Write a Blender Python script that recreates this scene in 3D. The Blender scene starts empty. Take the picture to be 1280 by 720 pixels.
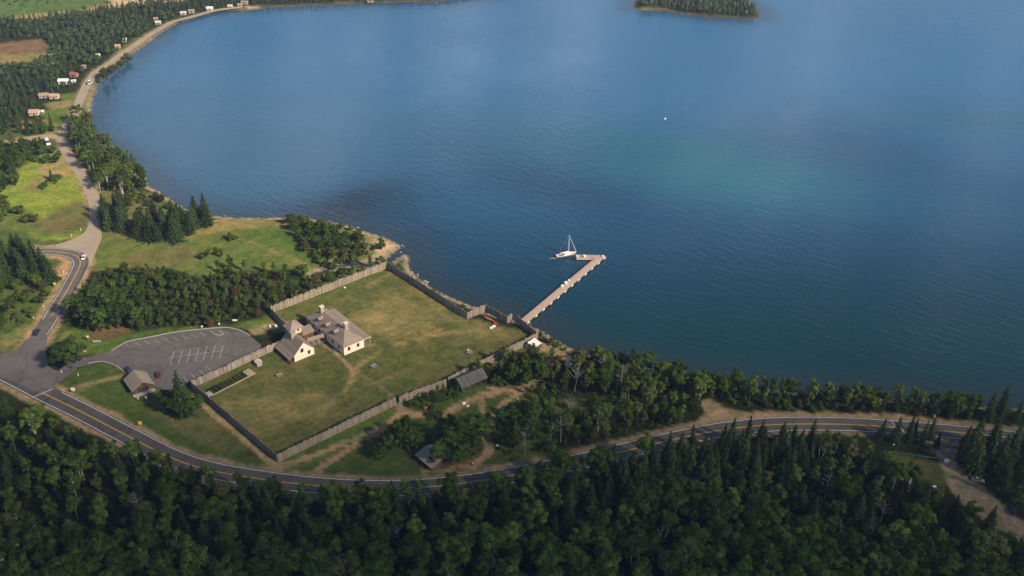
import bpy, bmesh, math, random
import numpy as np
from mathutils import Matrix, Vector

SC = bpy.context.scene
COL = SC.collection
R = math.radians
random.seed(7)
RNG = np.random.default_rng(7)

# ------------------------------------------------------------------ camera
F_PX, PITCH, ROLL, CAM_H = 1250.0, R(31.31), R(1.342), 240.0
_f = np.array([0, math.cos(PITCH), -math.sin(PITCH)])
_u = np.array([0, math.sin(PITCH), math.cos(PITCH)])
_x = np.array([1.0, 0, 0])
CX = math.cos(ROLL) * _x + math.sin(ROLL) * _u
CU = -math.sin(ROLL) * _x + math.cos(ROLL) * _u
cd = bpy.data.cameras.new('camera')
cam = bpy.data.objects.new('camera', cd)
COL.objects.link(cam)
cam.matrix_world = Matrix(((CX[0], CU[0], -_f[0], 0), (CX[1], CU[1], -_f[1], 0), (CX[2], CU[2], -_f[2], CAM_H), (0, 0, 0, 1)))
cd.sensor_width = 36.0
cd.lens = 36.0 * F_PX / 1280.0
cd.clip_start = 1.0
cd.clip_end = 20000.0
SC.camera = cam

# ------------------------------------------------------------------ light
SUN_AZ, SUN_EL = R(-36), R(34)          # azimuth counted from +X towards +Y
SUN_STRENGTH, SKY_STRENGTH, EXPOSURE = 4.3, 0.075, 0.78
w = bpy.data.worlds.new('World')
SC.world = w
w.use_nodes = True
nt = w.node_tree
bg = nt.nodes['Background']
sky = nt.nodes.new('ShaderNodeTexSky')
sky.sky_type = 'NISHITA'
sky.sun_disc = False
sky.sun_elevation = SUN_EL
sky.sun_rotation = R(90) - SUN_AZ
sky.altitude = 200
sky.air_density = 1.0
sky.dust_density = 0.6
sky.ozone_density = 2.0
nt.links.new(sky.outputs[0], bg.inputs[0])
bg.inputs[1].default_value = SKY_STRENGTH
sd = bpy.data.lights.new('sun', 'SUN')
sd.energy = SUN_STRENGTH
sd.angle = R(5.5)
sd.color = (1.0, 0.83, 0.62)
sun = bpy.data.objects.new('sun', sd)
COL.objects.link(sun)
SUN_DIR = Vector((math.cos(SUN_AZ) * math.cos(SUN_EL), math.sin(SUN_AZ) * math.cos(SUN_EL), math.sin(SUN_EL)))
sun.rotation_euler = SUN_DIR.to_track_quat('Z', 'Y').to_euler()
sun.location = (300, 0, 400)
vs = SC.view_settings
SC.display_settings.display_device = 'sRGB'
vs.view_transform = 'Standard'
vs.look = 'None'
vs.exposure = EXPOSURE
vs.gamma = 1.0
vs.use_curve_mapping = False
SC.render.engine = 'CYCLES'
SC.cycles.use_denoising = True
SC.cycles.max_bounces = 5
SC.cycles.diffuse_bounces = 2
SC.cycles.glossy_bounces = 2
SC.cycles.transmission_bounces = 2
SC.cycles.volume_bounces = 0
SC.cycles.transparent_max_bounces = 4

LAND = 1.6                               # height of the land above the lake

# ------------------------------------------------------------------ helpers
def G(px, py, z=LAND):
    """world points on the level z under the photo's pixels"""
    px = np.asarray(px, float); py = np.asarray(py, float)
    d = ((px - 640) / F_PX)[..., None] * CX - ((py - 360) / F_PX)[..., None] * CU + _f
    t = (CAM_H - z) / (-d[..., 2])
    return d[..., :2] * t[..., None]

def g3(px, py, z=LAND):
    p = G(px, py, z)
    return Vector((float(p[0]), float(p[1]), z))

def to_px(x, y, z):
    d = np.stack([np.asarray(x, float), np.asarray(y, float), np.asarray(z, float) - CAM_H + 0 * np.asarray(x, float)], -1)
    w_ = d @ _f
    return 640 + F_PX * (d @ CX) / w_, 360 - F_PX * (d @ CU) / w_

def poly_px(pts, z=LAND):
    a = np.array(pts, float)
    return G(a[:, 0], a[:, 1], z)

def smooth(pts, n=8, closed=False):
    """Catmull-Rom through world points"""
    p = np.asarray(pts, float)
    if closed:
        p = np.vstack([p[-1], p, p[0], p[1]])
    else:
        p = np.vstack([2 * p[0] - p[1], p, 2 * p[-1] - p[-2]])
    out = []
    for i in range(1, len(p) - 2):
        for k in range(n):
            t = k / n
            a, b, c, d = p[i - 1], p[i], p[i + 1], p[i + 2]
            out.append(0.5 * (2 * b + (c - a) * t + (2 * a - 5 * b + 4 * c - d) * t * t + (3 * b - a - 3 * c + d) * t ** 3))
    if not closed:
        out.append(p[-2])
    return np.array(out)

def seg_dist(P, line, closed=False):
    """distance of points P to a polyline"""
    L = np.asarray(line, float)
    if closed:
        L = np.vstack([L, L[0]])
    best = np.full(len(P), 1e18)
    for a, b in zip(L[:-1], L[1:]):
        ab = b - a
        t = np.clip(((P - a) @ ab) / max(ab @ ab, 1e-9), 0, 1)
        q = P - a - t[:, None] * ab
        best = np.minimum(best, (q * q).sum(1))
    return np.sqrt(best)

def inside(P, poly):
    L = np.asarray(poly, float)
    x, y = P[:, 0], P[:, 1]
    r = np.zeros(len(P), bool)
    for a, b in zip(L, np.roll(L, -1, 0)):
        c = ((a[1] > y) != (b[1] > y))
        with np.errstate(divide='ignore', invalid='ignore'):
            xx = (b[0] - a[0]) * (y - a[1]) / (b[1] - a[1]) + a[0]
        r ^= c & (x < xx)
    return r

def signed(P, poly):
    d = seg_dist(P, poly, True)
    return np.where(inside(P, poly), d, -d)

def sstep(a, b, x):
    t = np.clip((x - a) / (b - a), 0, 1)
    return t * t * (3 - 2 * t)

def vnoise(P, scale, seed=0):
    """cheap smooth value noise in numpy, range -1..1"""
    r = np.random.default_rng(seed)
    T = r.uniform(-1, 1, (64, 64))
    q = P / scale + r.uniform(0, 50, 2)
    i = np.floor(q).astype(int); f = q - i
    f = f * f * (3 - 2 * f)
    a = T[i[:, 0] % 64, i[:, 1] % 64]; b = T[(i[:, 0] + 1) % 64, i[:, 1] % 64]
    c = T[i[:, 0] % 64, (i[:, 1] + 1) % 64]; d = T[(i[:, 0] + 1) % 64, (i[:, 1] + 1) % 64]
    return (a * (1 - f[:, 0]) + b * f[:, 0]) * (1 - f[:, 1]) + (c * (1 - f[:, 0]) + d * f[:, 0]) * f[:, 1]

def tag(o, label=None, cat=None, group=None, kind=None):
    if label: o['label'] = label
    if cat: o['category'] = cat
    if group: o['group'] = group
    if kind: o['kind'] = kind
    return o

def empty(name, loc, rz=0.0, label=None, cat=None, group=None):
    o = bpy.data.objects.new(name, None)
    COL.objects.link(o)
    o.location = loc
    o.rotation_euler = (0, 0, rz)
    o.empty_display_size = 0.5
    return tag(o, label, cat, group)

class MB:
    """collects polygons, then links them as ONE mesh object"""
    def __init__(s):
        s.v = []; s.f = []; s.m = []; s.mi = 0
    def quad(s, *p):
        n = len(s.v); s.v += [tuple(q) for q in p]; s.f.append(tuple(range(n, n + len(p)))); s.m.append(s.mi); return s
    def box(s, x0, x1, y0, y1, z0, z1):
        n = len(s.v)
        s.v += [(x0, y0, z0), (x1, y0, z0), (x1, y1, z0), (x0, y1, z0), (x0, y0, z1), (x1, y0, z1), (x1, y1, z1), (x0, y1, z1)]
        for f in ((0, 3, 2, 1), (4, 5, 6, 7), (0, 1, 5, 4), (1, 2, 6, 5), (2, 3, 7, 6), (3, 0, 4, 7)):
            s.f.append(tuple(n + i for i in f)); s.m.append(s.mi)
        return s
    def obox(s, c, ax, hx, hy, z0, z1):
        """box about c with its x axis along ax (2D)"""
        ax = Vector((ax[0], ax[1])).normalized(); ay = Vector((-ax.y, ax.x)); n = len(s.v)
        for z in (z0, z1):
            for a, b in ((-1, -1), (1, -1), (1, 1), (-1, 1)):
                p = Vector((c[0], c[1])) + ax * hx * a + ay * hy * b
                s.v.append((p.x, p.y, z))
        for f in ((0, 3, 2, 1), (4, 5, 6, 7), (0, 1, 5, 4), (1, 2, 6, 5), (2, 3, 7, 6), (3, 0, 4, 7)):
            s.f.append(tuple(n + i for i in f)); s.m.append(s.mi)
        return s
    def slab(s, pts, t):
        """a sheet through pts thickened downwards along its normal by t"""
        p = [Vector(q) for q in pts]
        nrm = (p[1] - p[0]).cross(p[2] - p[0]).normalized()
        if nrm.z < 0: nrm = -nrm
        q = [a - nrm * t for a in p]; n = len(s.v); k = len(p)
        s.v += [tuple(a) for a in p + q]
        s.f.append(tuple(range(n, n + k))); s.m.append(s.mi)
        s.f.append(tuple(n + k + i for i in reversed(range(k)))); s.m.append(s.mi)
        for i in range(k):
            j = (i + 1) % k
            s.f.append((n + i, n + k + i, n + k + j, n + j)); s.m.append(s.mi)
        return s
    def prism(s, poly, z0, z1):
        n = len(s.v); k = len(poly)
        s.v += [(p[0], p[1], z0) for p in poly] + [(p[0], p[1], z1) for p in poly]
        s.f.append(tuple(n + i for i in reversed(range(k)))); s.m.append(s.mi)
        s.f.append(tuple(n + k + i for i in range(k))); s.m.append(s.mi)
        for i in range(k):
            j = (i + 1) % k
            s.f.append((n + i, n + j, n + k + j, n + k + i)); s.m.append(s.mi)
        return s
    def tube(s, p0, p1, r0, r1, k=6):
        p0 = Vector(p0); p1 = Vector(p1); d = (p1 - p0)
        if d.length < 1e-6: return s
        d.normalize()
        a = d.orthogonal().normalized(); b = d.cross(a); n = len(s.v)
        for p, r in ((p0, r0), (p1, r1)):
            for i in range(k):
                t = 2 * math.pi * i / k
                s.v.append(tuple(p + a * math.cos(t) * r + b * math.sin(t) * r))
        for i in range(k):
            j = (i + 1) % k
            s.f.append((n + i, n + j, n + k + j, n + k + i)); s.m.append(s.mi)
        s.f.append(tuple(n + i for i in reversed(range(k)))); s.m.append(s.mi)
        s.f.append(tuple(n + k + i for i in range(k))); s.m.append(s.mi)
        return s
    def ball(s, c, r, seg=8, rings=6, sx=1, sy=1, sz=1):
        n = len(s.v)
        for i in range(rings + 1):
            th = math.pi * i / rings
            for j in range(seg):
                ph = 2 * math.pi * j / seg
                s.v.append((c[0] + r * sx * math.sin(th) * math.cos(ph), c[1] + r * sy * math.sin(th) * math.sin(ph), c[2] + r * sz * math.cos(th)))
        for i in range(rings):
            for j in range(seg):
                k = (j + 1) % seg
                s.f.append((n + i * seg + j, n + (i + 1) * seg + j, n + (i + 1) * seg + k, n + i * seg + k)); s.m.append(s.mi)
        return s
    def mesh(s, name, mats):
        me = bpy.data.meshes.new(name)
        me.from_pydata(s.v, [], s.f)
        for m in (mats if isinstance(mats, (list, tuple)) else [mats]):
            me.materials.append(m)
        if any(s.m):
            me.polygons.foreach_set('material_index', s.m)
        me.update()
        return me
    def build(s, name, mats, parent=None, loc=None, bevel=0.0, smooth=False):
        me = s.mesh(name, mats)
        if smooth:
            me.polygons.foreach_set('use_smooth', [True] * len(me.polygons))
        o = bpy.data.objects.new(name, me)
        COL.objects.link(o)
        if parent: o.parent = parent
        if loc is not None: o.location = loc
        if bevel:
            m = o.modifiers.new('bevel', 'BEVEL'); m.width = bevel; m.segments = 2; m.limit_method = 'ANGLE'
        return o

def np_mesh(name, V, Fq, mat, col=None, tone=None):
    """fast mesh of equal sized polygons from numpy"""
    V = np.asarray(V, np.float32); Fq = np.asarray(Fq, np.int32)
    me = bpy.data.meshes.new(name)
    k = Fq.shape[1]
    me.vertices.add(len(V)); me.vertices.foreach_set('co', V.ravel())
    me.loops.add(Fq.size); me.loops.foreach_set('vertex_index', Fq.ravel())
    me.polygons.add(len(Fq)); me.polygons.foreach_set('loop_start', np.arange(0, Fq.size, k, dtype=np.int32))
    me.polygons.foreach_set('loop_total', np.full(len(Fq), k, np.int32))
    if col is not None:
        a = me.color_attributes.new('cover', 'FLOAT_COLOR', 'POINT')
        a.data.foreach_set('color', np.hstack([col, np.ones((len(col), 1))]).astype(np.float32).ravel())
    if tone is not None:
        a = me.attributes.new('tone', 'FLOAT', 'POINT'); a.data.foreach_set('value', np.asarray(tone, np.float32))
    for m in (mat if isinstance(mat, (list, tuple)) else [mat]):
        me.materials.append(m)
    me.update(calc_edges=True)
    return me

def link(name, me, parent=None):
    o = bpy.data.objects.new(name, me); COL.objects.link(o)
    if parent: o.parent = parent
    return o

# ------------------------------------------------------------------ materials
def new_mat(name):
    m = bpy.data.materials.new(name); m.use_nodes = True
    t = m.node_tree; t.nodes.clear()
    out = t.nodes.new('ShaderNodeOutputMaterial')
    return m, t, out

def nd(t, kind, **kw):
    n = t.nodes.new(kind)
    for k, v in kw.items():
        if k in n.inputs: n.inputs[k].default_value = v
        else: setattr(n, k, v)
    return n

def noise(t, coord, scale, detail=4, rough=0.55):
    n = t.nodes.new('ShaderNodeTexNoise'); n.inputs['Scale'].default_value = scale
    n.inputs['Detail'].default_value = detail; n.inputs['Roughness'].default_value = rough
    t.links.new(coord, n.inputs['Vector'])
    return n

def mix(t, fac, a, b, mode='MIX'):
    n = t.nodes.new('ShaderNodeMix'); n.data_type = 'RGBA'; n.blend_type = mode
    for s, v in ((0, fac), (6, a), (7, b)):
        if hasattr(v, 'is_linked') or hasattr(v, 'links'): t.links.new(v, n.inputs[s])
        elif isinstance(v, (int, float)): n.inputs[s].default_value = v
        else: n.inputs[s].default_value = (*v, 1)
    return n.outputs[2]

def ramp(t, src, a, b, lo=0.0, hi=1.0):
    n = t.nodes.new('ShaderNodeMapRange'); n.inputs[1].default_value = a; n.inputs[2].default_value = b
    n.inputs[3].default_value = lo; n.inputs[4].default_value = hi
    t.links.new(src, n.inputs[0])
    return n.outputs[0]

def plain(name, col, var=0.25, scale=1.2, rough=0.85, col2=None, metal=0.0, bump=0.0, fine=None):
    """a weathered surface: base colour broken up by two scales of noise in object space"""
    m, t, out = new_mat(name)
    tc = t.nodes.new('ShaderNodeTexCoord').outputs['Object']
    b = nd(t, 'ShaderNodeBsdfPrincipled', Roughness=rough, Metallic=metal)
    n1 = noise(t, tc, scale, 5)
    f = ramp(t, n1.outputs[0], 0.3, 0.7)
    c2 = col2 or tuple(c * (1 - var) for c in col)
    c = mix(t, f, tuple(min(1, x * (1 + var * .5)) for x in col), c2)
    n2 = noise(t, tc, fine or scale * 7, 3)
    c = mix(t, 0.5, c, mix(t, ramp(t, n2.outputs[0], 0.3, 0.7), tuple(x * .75 for x in col), tuple(min(1, x * 1.2) for x in col)))
    t.links.new(c, b.inputs['Base Color'])
    if bump:
        bp = nd(t, 'ShaderNodeBump', Strength=0.6, Distance=bump)
        t.links.new(n2.outputs[0], bp.inputs['Height']); t.links.new(bp.outputs[0], b.inputs['Normal'])
    t.links.new(b.outputs[0], out.inputs[0])
    return m

def boards(name, col, col2, width=0.35, axis='X', rough=0.9, contrast=0.5):
    """planks / shingles: stripes of different tones across one object axis"""
    m, t, out = new_mat(name)
    tc = t.nodes.new('ShaderNodeTexCoord').outputs['Object']
    sp = t.nodes.new('ShaderNodeSeparateXYZ'); t.links.new(tc, sp.inputs[0])
    mm = nd(t, 'ShaderNodeMath', operation='DIVIDE'); mm.inputs[1].default_value = width
    t.links.new(sp.outputs[axis], mm.inputs[0])
    fl = nd(t, 'ShaderNodeMath', operation='FLOOR'); t.links.new(mm.outputs[0], fl.inputs[0])
    wn = t.nodes.new('ShaderNodeTexWhiteNoise'); wn.noise_dimensions = '1D'; t.links.new(fl.outputs[0], wn.inputs['W'])
    b = nd(t, 'ShaderNodeBsdfPrincipled', Roughness=rough)
    n1 = noise(t, tc, 0.5, 5)
    f = nd(t, 'ShaderNodeMath', operation='ADD'); f.use_clamp = True
    mu = nd(t, 'ShaderNodeMath', operation='MULTIPLY'); mu.inputs[1].default_value = contrast
    t.links.new(wn.outputs[0], mu.inputs[0]); t.links.new(mu.outputs[0], f.inputs[0])
    t.links.new(ramp(t, n1.outputs[0], 0.3, 0.7, 0, 1 - contrast), f.inputs[1])
    t.links.new(mix(t, f.outputs[0], col, col2), b.inputs['Base Color'])
    t.links.new(b.outputs[0], out.inputs[0])
    return m

def asphalt_mat(name, col):
    m = plain(name, col, 0.3, 0.12, 0.9, fine=1.5); t = m.node_tree
    b = [n for n in t.nodes if n.type == 'BSDF_PRINCIPLED'][0]; src = b.inputs['Base Color'].links[0].from_socket
    tc = [n for n in t.nodes if n.type == 'TEX_COORD'][0].outputs['Object']
    v = t.nodes.new('ShaderNodeTexVoronoi'); v.feature = 'DISTANCE_TO_EDGE'; v.inputs['Scale'].default_value = 0.11; v.inputs['Randomness'].default_value = 1.0
    wob = noise(t, tc, 0.4, 3); va = nd(t, 'ShaderNodeVectorMath', operation='MULTIPLY_ADD'); va.inputs[1].default_value = (3, 3, 0)
    t.links.new(wob.outputs['Color'], va.inputs[0]); t.links.new(tc, va.inputs[2]); t.links.new(va.outputs[0], v.inputs['Vector'])
    crack = ramp(t, v.outputs['Distance'], 0.0, 0.028, 0.75, 0.0)
    pat = noise(t, tc, 0.05, 2); patch = ramp(t, pat.outputs[0], 0.56, 0.60, 0.0, 0.35)
    c = mix(t, patch, src, tuple(x * .6 for x in col)); c = mix(t, crack, c, tuple(x * .35 for x in col))
    t.links.new(c, b.inputs['Base Color'])
    return m

def leaf_mat(name, c1, c2, dry=None, trans=0.3, each=True):
    """foliage: colour differs from tree to tree and from clump to clump"""
    m, t, out = new_mat(name)
    oi = t.nodes.new('ShaderNodeObjectInfo')
    at = t.nodes.new('ShaderNodeAttribute'); at.attribute_name = 'tone'
    c = mix(t, oi.outputs['Random'], c1, c2)
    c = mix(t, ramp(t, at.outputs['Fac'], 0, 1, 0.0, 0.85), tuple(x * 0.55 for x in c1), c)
    w2 = t.nodes.new('ShaderNodeTexWhiteNoise'); w2.noise_dimensions = '1D'; mu = nd(t, 'ShaderNodeMath', operation='MULTIPLY'); mu.inputs[1].default_value = 7.31; t.links.new(oi.outputs['Random'], mu.inputs[0]); t.links.new(mu.outputs[0], w2.inputs['W'])
    sc_ = t.nodes.new('ShaderNodeVectorMath'); sc_.operation = 'SCALE'; t.links.new(c, sc_.inputs[0]); t.links.new(ramp(t, w2.outputs[0], 0, 1, 0.62 if each else 1.0, 1.32 if each else 1.0), sc_.inputs['Scale']); c = sc_.outputs[0]
    if dry:
        wn = t.nodes.new('ShaderNodeTexWhiteNoise'); wn.noise_dimensions = '1D'; t.links.new(oi.outputs['Random'], wn.inputs['W'])
        c = mix(t, ramp(t, wn.outputs[0], 0.8, 1.0, 0, 0.7), c, dry)
    d = t.nodes.new('ShaderNodeBsdfDiffuse'); t.links.new(c, d.inputs[0])
    tr = t.nodes.new('ShaderNodeBsdfTranslucent'); t.links.new(c, tr.inputs[0])
    ms = t.nodes.new('ShaderNodeMixShader'); ms.inputs[0].default_value = trans
    t.links.new(d.outputs[0], ms.inputs[1]); t.links.new(tr.outputs[0], ms.inputs[2])
    t.links.new(ms.outputs[0], out.inputs[0])
    return m

def ground_mat():
    m, t, out = new_mat('ground_cover')
    at = t.nodes.new('ShaderNodeAttribute'); at.attribute_name = 'cover'
    tc = t.nodes.new('ShaderNodeTexCoord').outputs['Object']
    n0 = noise(t, tc, 0.035, 4); n1 = noise(t, tc, 0.16, 5, 0.65); n2 = noise(t, tc, 0.55, 6, 0.75)
    c = at.outputs['Color']
    c = mix(t, ramp(t, n0.outputs[0], 0.35, 0.65, 0, 0.5), c, mix(t, 1.0, c, (1.22, 0.98, 0.82), 'MULTIPLY'))
    c = mix(t, ramp(t, n1.outputs[0], 0.42, 0.60, 0, 0.9), c, mix(t, 1.0, c, (0.56, 0.74, 0.62), 'MULTIPLY'))
    wv = t.nodes.new('ShaderNodeTexWave'); wv.inputs['Scale'].default_value = 0.085; wv.inputs['Distortion'].default_value = 9.0; wv.inputs['Detail'].default_value = 3.0; wv.inputs['Detail Scale'].default_value = 0.5
    mpw = nd(t, 'ShaderNodeMapping'); mpw.inputs['Rotation'].default_value = (0, 0, R(50)); t.links.new(tc, mpw.inputs[0]); t.links.new(mpw.outputs[0], wv.inputs['Vector'])
    c = mix(t, ramp(t, wv.outputs['Fac'], 0.2, 0.9, 0, 0.45), c, mix(t, 1.0, c, (0.80, 0.84, 0.78), 'MULTIPLY'))
    n3 = noise(t, tc, 0.22, 6, 0.8); c = mix(t, ramp(t, n3.outputs[0], 0.5, 0.68, 0, 0.6), c, mix(t, 1.0, c, (1.28, 1.08, 0.85), 'MULTIPLY'))
    v = ramp(t, n2.outputs[0], 0.28, 0.72, 0.6, 1.4)
    vm = t.nodes.new('ShaderNodeVectorMath'); vm.operation = 'SCALE'
    t.links.new(c, vm.inputs[0]); t.links.new(v, vm.inputs['Scale'])
    b = nd(t, 'ShaderNodeBsdfDiffuse', Roughness=1.0)
    t.links.new(vm.outputs[0], b.inputs[0])
    bp = nd(t, 'ShaderNodeBump', Strength=0.7, Distance=0.34)
    t.links.new(n2.outputs[0], bp.inputs['Height']); t.links.new(bp.outputs[0], b.inputs['Normal'])
    t.links.new(b.outputs[0], out.inputs[0])
    return m

def water_mat():
    m, t, out = new_mat('lake_water')
    at = t.nodes.new('ShaderNodeAttribute'); at.attribute_name = 'cover'
    tc = t.nodes.new('ShaderNodeTexCoord').outputs['Object']
    b = nd(t, 'ShaderNodeBsdfPrincipled', Roughness=0.12, IOR=1.333)
    nb = noise(t, tc, 0.012, 3)
    c = mix(t, ramp(t, nb.outputs[0], 0.35, 0.7, 0, 0.45), at.outputs['Color'], mix(t, 1.0, at.outputs['Color'], (0.6, 0.75, 0.85), 'MULTIPLY'))
    t.links.new(c, b.inputs['Base Color'])
    # wind waves: stretched noise crests plus chop
    mp = nd(t, 'ShaderNodeMapping'); mp.vector_type = 'TEXTURE'; mp.inputs['Rotation'].default_value = (0, 0, R(-36)); mp.inputs['Scale'].default_value = (9.0, 2.7, 1)
    t.links.new(tc, mp.inputs[0])
    w1 = noise(t, mp.outputs[0], 1.0, 3, 0.5)
    mp2 = nd(t, 'ShaderNodeMapping'); mp2.vector_type = 'TEXTURE'; mp2.inputs['Rotation'].default_value = (0, 0, R(-22)); mp2.inputs['Scale'].default_value = (2.6, 1.1, 1)
    t.links.new(tc, mp2.inputs[0])
    w2 = noise(t, mp2.outputs[0], 1.0, 3, 0.6)
    big = noise(t, tc, 0.006, 3)
    ad = nd(t, 'ShaderNodeMath', operation='MULTIPLY_ADD'); ad.inputs[1].default_value = 0.35
    t.links.new(w2.outputs[0], ad.inputs[0]); t.links.new(w1.outputs[0], ad.inputs[2])
    bp = nd(t, 'ShaderNodeBump', Distance=0.34)
    t.links.new(ramp(t, big.outputs[0], 0.3, 0.7, 0.35, 1.0), bp.inputs['Strength'])
    t.links.new(ad.outputs[0], bp.inputs['Height']); t.links.new(bp.outputs[0], b.inputs['Normal'])
    t.links.new(b.outputs[0], out.inputs[0])
    return m

M = {}
M['ground'] = ground_mat()
M['water'] = water_mat()
M['asphalt'] = asphalt_mat('asphalt', (0.082, 0.073, 0.066))
M['asphalt_worn'] = asphalt_mat('worn_asphalt', (0.130, 0.116, 0.104))
M['gravel'] = plain('gravel', (0.36, 0.285, 0.20), 0.25, 0.10, 0.95, fine=1.2)
M['gravel_grey'] = plain('grey_gravel', (0.21, 0.18, 0.15), 0.25, 0.10, 0.95, fine=1.2)
M['white_line'] = plain('white_line', (0.70, 0.68, 0.64), 0.25, 0.6, 0.8)
M['faded_line'] = plain('faded_line', (0.44, 0.43, 0.41), 0.3, 0.6, 0.8)
M['yellow_line'] = plain('yellow_line', (0.62, 0.38, 0.06), 0.25, 0.6, 0.8)
M['concrete'] = plain('concrete', (0.36, 0.34, 0.31), 0.25, 0.5, 0.9)
M['picket'] = boards('weathered_pickets', (0.36, 0.30, 0.225), (0.13, 0.105, 0.08), 0.45, 'X', contrast=0.7)
M['picket_pale'] = boards('pale_pickets', (0.42, 0.35, 0.28), (0.15, 0.12, 0.10), 0.9, 'X', contrast=0.8)
M['rail'] = plain('rail_wood', (0.17, 0.15, 0.13), 0.3, 1.0)
M['shingle'] = boards('grey_shingles', (0.30, 0.24, 0.185), (0.19, 0.152, 0.116), 0.42, 'Z', contrast=0.6)
M['shingle_tan'] = boards('tan_shingles', (0.34, 0.28, 0.205), (0.22, 0.18, 0.13), 0.42, 'Z', contrast=0.5)
M['shingle_dark'] = boards('dark_boards', (0.10, 0.095, 0.095), (0.045, 0.042, 0.042), 0.55, 'X', contrast=0.7)
M['whitewash'] = plain('whitewash', (0.82, 0.66, 0.52), 0.10, 0.6, 0.9)
M['whitewash_shaded'] = M['whitewash']
M['stone'] = plain('chimney_stone', (0.34, 0.29, 0.22), 0.35, 1.6, 0.95)
M['stucco'] = plain('pale_stucco', (0.66, 0.56, 0.42), 0.2, 1.2, 0.9)
M['brown_wall'] = boards('brown_boards', (0.125, 0.065, 0.042), (0.07, 0.036, 0.025), 0.3, 'X')
M['log'] = boards('logs', (0.13, 0.085, 0.055), (0.06, 0.04, 0.028), 0.3, 'Z')
M['dark_trim'] = plain('maroon_trim', (0.085, 0.03, 0.024), 0.3, 2.0, 0.7)
M['pane'] = plain('dark_pane', (0.03, 0.03, 0.035), 0.2, 2.0, 0.25)
M['canvas'] = plain('canvas', (0.74, 0.69, 0.60), 0.12, 1.0, 0.9)
M['plank'] = boards('dock_planks', (0.47, 0.36, 0.27), (0.30, 0.225, 0.165), 0.45, 'Y', contrast=0.6)
M['pile'] = plain('dock_pile', (0.16, 0.12, 0.09), 0.3, 1.5)
M['pile_pale'] = plain('pale_post', (0.56, 0.50, 0.42), 0.2, 1.5)
M['white'] = plain('white_paint', (0.78, 0.76, 0.72), 0.1, 1.5, 0.4)
M['cream'] = plain('cream_gelcoat', (0.76, 0.68, 0.56), 0.08, 1.0, 0.35)
M['red'] = plain('red_paint', (0.46, 0.06, 0.04), 0.2, 1.5, 0.5)
M['orange'] = plain('orange_bark', (0.42, 0.12, 0.045), 0.25, 1.5, 0.7)
M['yellow'] = plain('sign_yellow', (0.80, 0.60, 0.02), 0.08, 1.5, 0.5)
M['blue_car'] = plain('navy_paint', (0.012, 0.03, 0.085), 0.1, 1.0, 0.25)
M['black_car'] = plain('dark_paint', (0.015, 0.02, 0.03), 0.1, 1.0, 0.25)
M['maroon_car'] = plain('maroon_paint', (0.12, 0.018, 0.018), 0.1, 1.0, 0.28)
M['white_car'] = plain('white_car_paint', (0.76, 0.76, 0.76), 0.05, 1.0, 0.25)
M['grey_car'] = plain('grey_paint', (0.22, 0.22, 0.22), 0.1, 1.0, 0.3)
M['tyre'] = plain('tyre', (0.02, 0.02, 0.02), 0.2, 4.0, 0.9)
M['chrome'] = plain('alloy', (0.5, 0.5, 0.52), 0.1, 3.0, 0.3, metal=0.9)
M['tail'] = plain('tail_lamp', (0.5, 0.02, 0.02), 0.1, 2.0, 0.3)
M['metal'] = plain('galvanised', (0.42, 0.43, 0.44), 0.15, 2.0, 0.45, metal=0.6)
M['green_metal'] = plain('green_rail', (0.05, 0.14, 0.10), 0.2, 1.0, 0.5)
M['rock'] = plain('rock', (0.30, 0.27, 0.24), 0.4, 1.5, 0.95)
M['bark'] = plain('bark', (0.085, 0.068, 0.052), 0.35, 1.5, 0.95)
M['birch_bark'] = plain('birch_bark', (0.42, 0.39, 0.34), 0.45, 1.5, 0.9)
M['dead_wood'] = plain('dead_wood', (0.25, 0.23, 0.20), 0.3, 1.5, 0.95)
M['soil'] = plain('soil', (0.075, 0.055, 0.035), 0.4, 0.8, 1.0)
M['table'] = plain('grey_table_wood', (0.27, 0.25, 0.23), 0.2, 1.5)
M['skin'] = plain('skin', (0.42, 0.26, 0.18), 0.05, 3.0, 0.6)
M['cloth_dark'] = plain('dark_cloth', (0.025, 0.025, 0.03), 0.2, 3.0, 0.9)
M['pale_wall'] = plain('pale_wall', (0.50, 0.47, 0.44), 0.15, 0.8)
M['island_leaf'] = leaf_mat('island_leaves', (0.10, 0.155, 0.07), (0.16, 0.20, 0.085), None, 0.25, False)
M['pink_roof'] = plain('pink_roof', (0.44, 0.27, 0.20), 0.2, 0.8)
M['red_roof'] = plain('red_roof', (0.26, 0.10, 0.075), 0.2, 0.8)
M['spruce'] = leaf_mat('spruce_needles', (0.036, 0.066, 0.022), (0.058, 0.100, 0.026), None, 0.12)
M['pine'] = leaf_mat('pine_needles', (0.048, 0.090, 0.018), (0.078, 0.128, 0.024), None, 0.15)
M['broad'] = leaf_mat('broad_leaves', (0.060, 0.112, 0.014), (0.145, 0.200, 0.022), (0.11, 0.095, 0.035), 0.28)
M['birch'] = leaf_mat('birch_leaves', (0.085, 0.150, 0.022), (0.175, 0.235, 0.042), (0.15, 0.14, 0.05), 0.32)
M['shrub'] = leaf_mat('shrub_leaves', (0.062, 0.105, 0.020), (0.115, 0.160, 0.030), (0.10, 0.075, 0.04), 0.22)
M['under'] = leaf_mat('undergrowth_leaves', (0.022, 0.042, 0.010), (0.045, 0.080, 0.016), None, 0.2, False)
M['brush'] = leaf_mat('brush_leaves', (0.040, 0.068, 0.016), (0.075, 0.105, 0.024), None, 0.2, False)
M['pale_brush'] = leaf_mat('pale_brush_leaves', (0.070, 0.115, 0.034), (0.115, 0.155, 0.048), None, 0.25, False)
M['rust'] = leaf_mat('rusty_leaves', (0.080, 0.060, 0.026), (0.105, 0.070, 0.030), None, 0.2)
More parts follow.
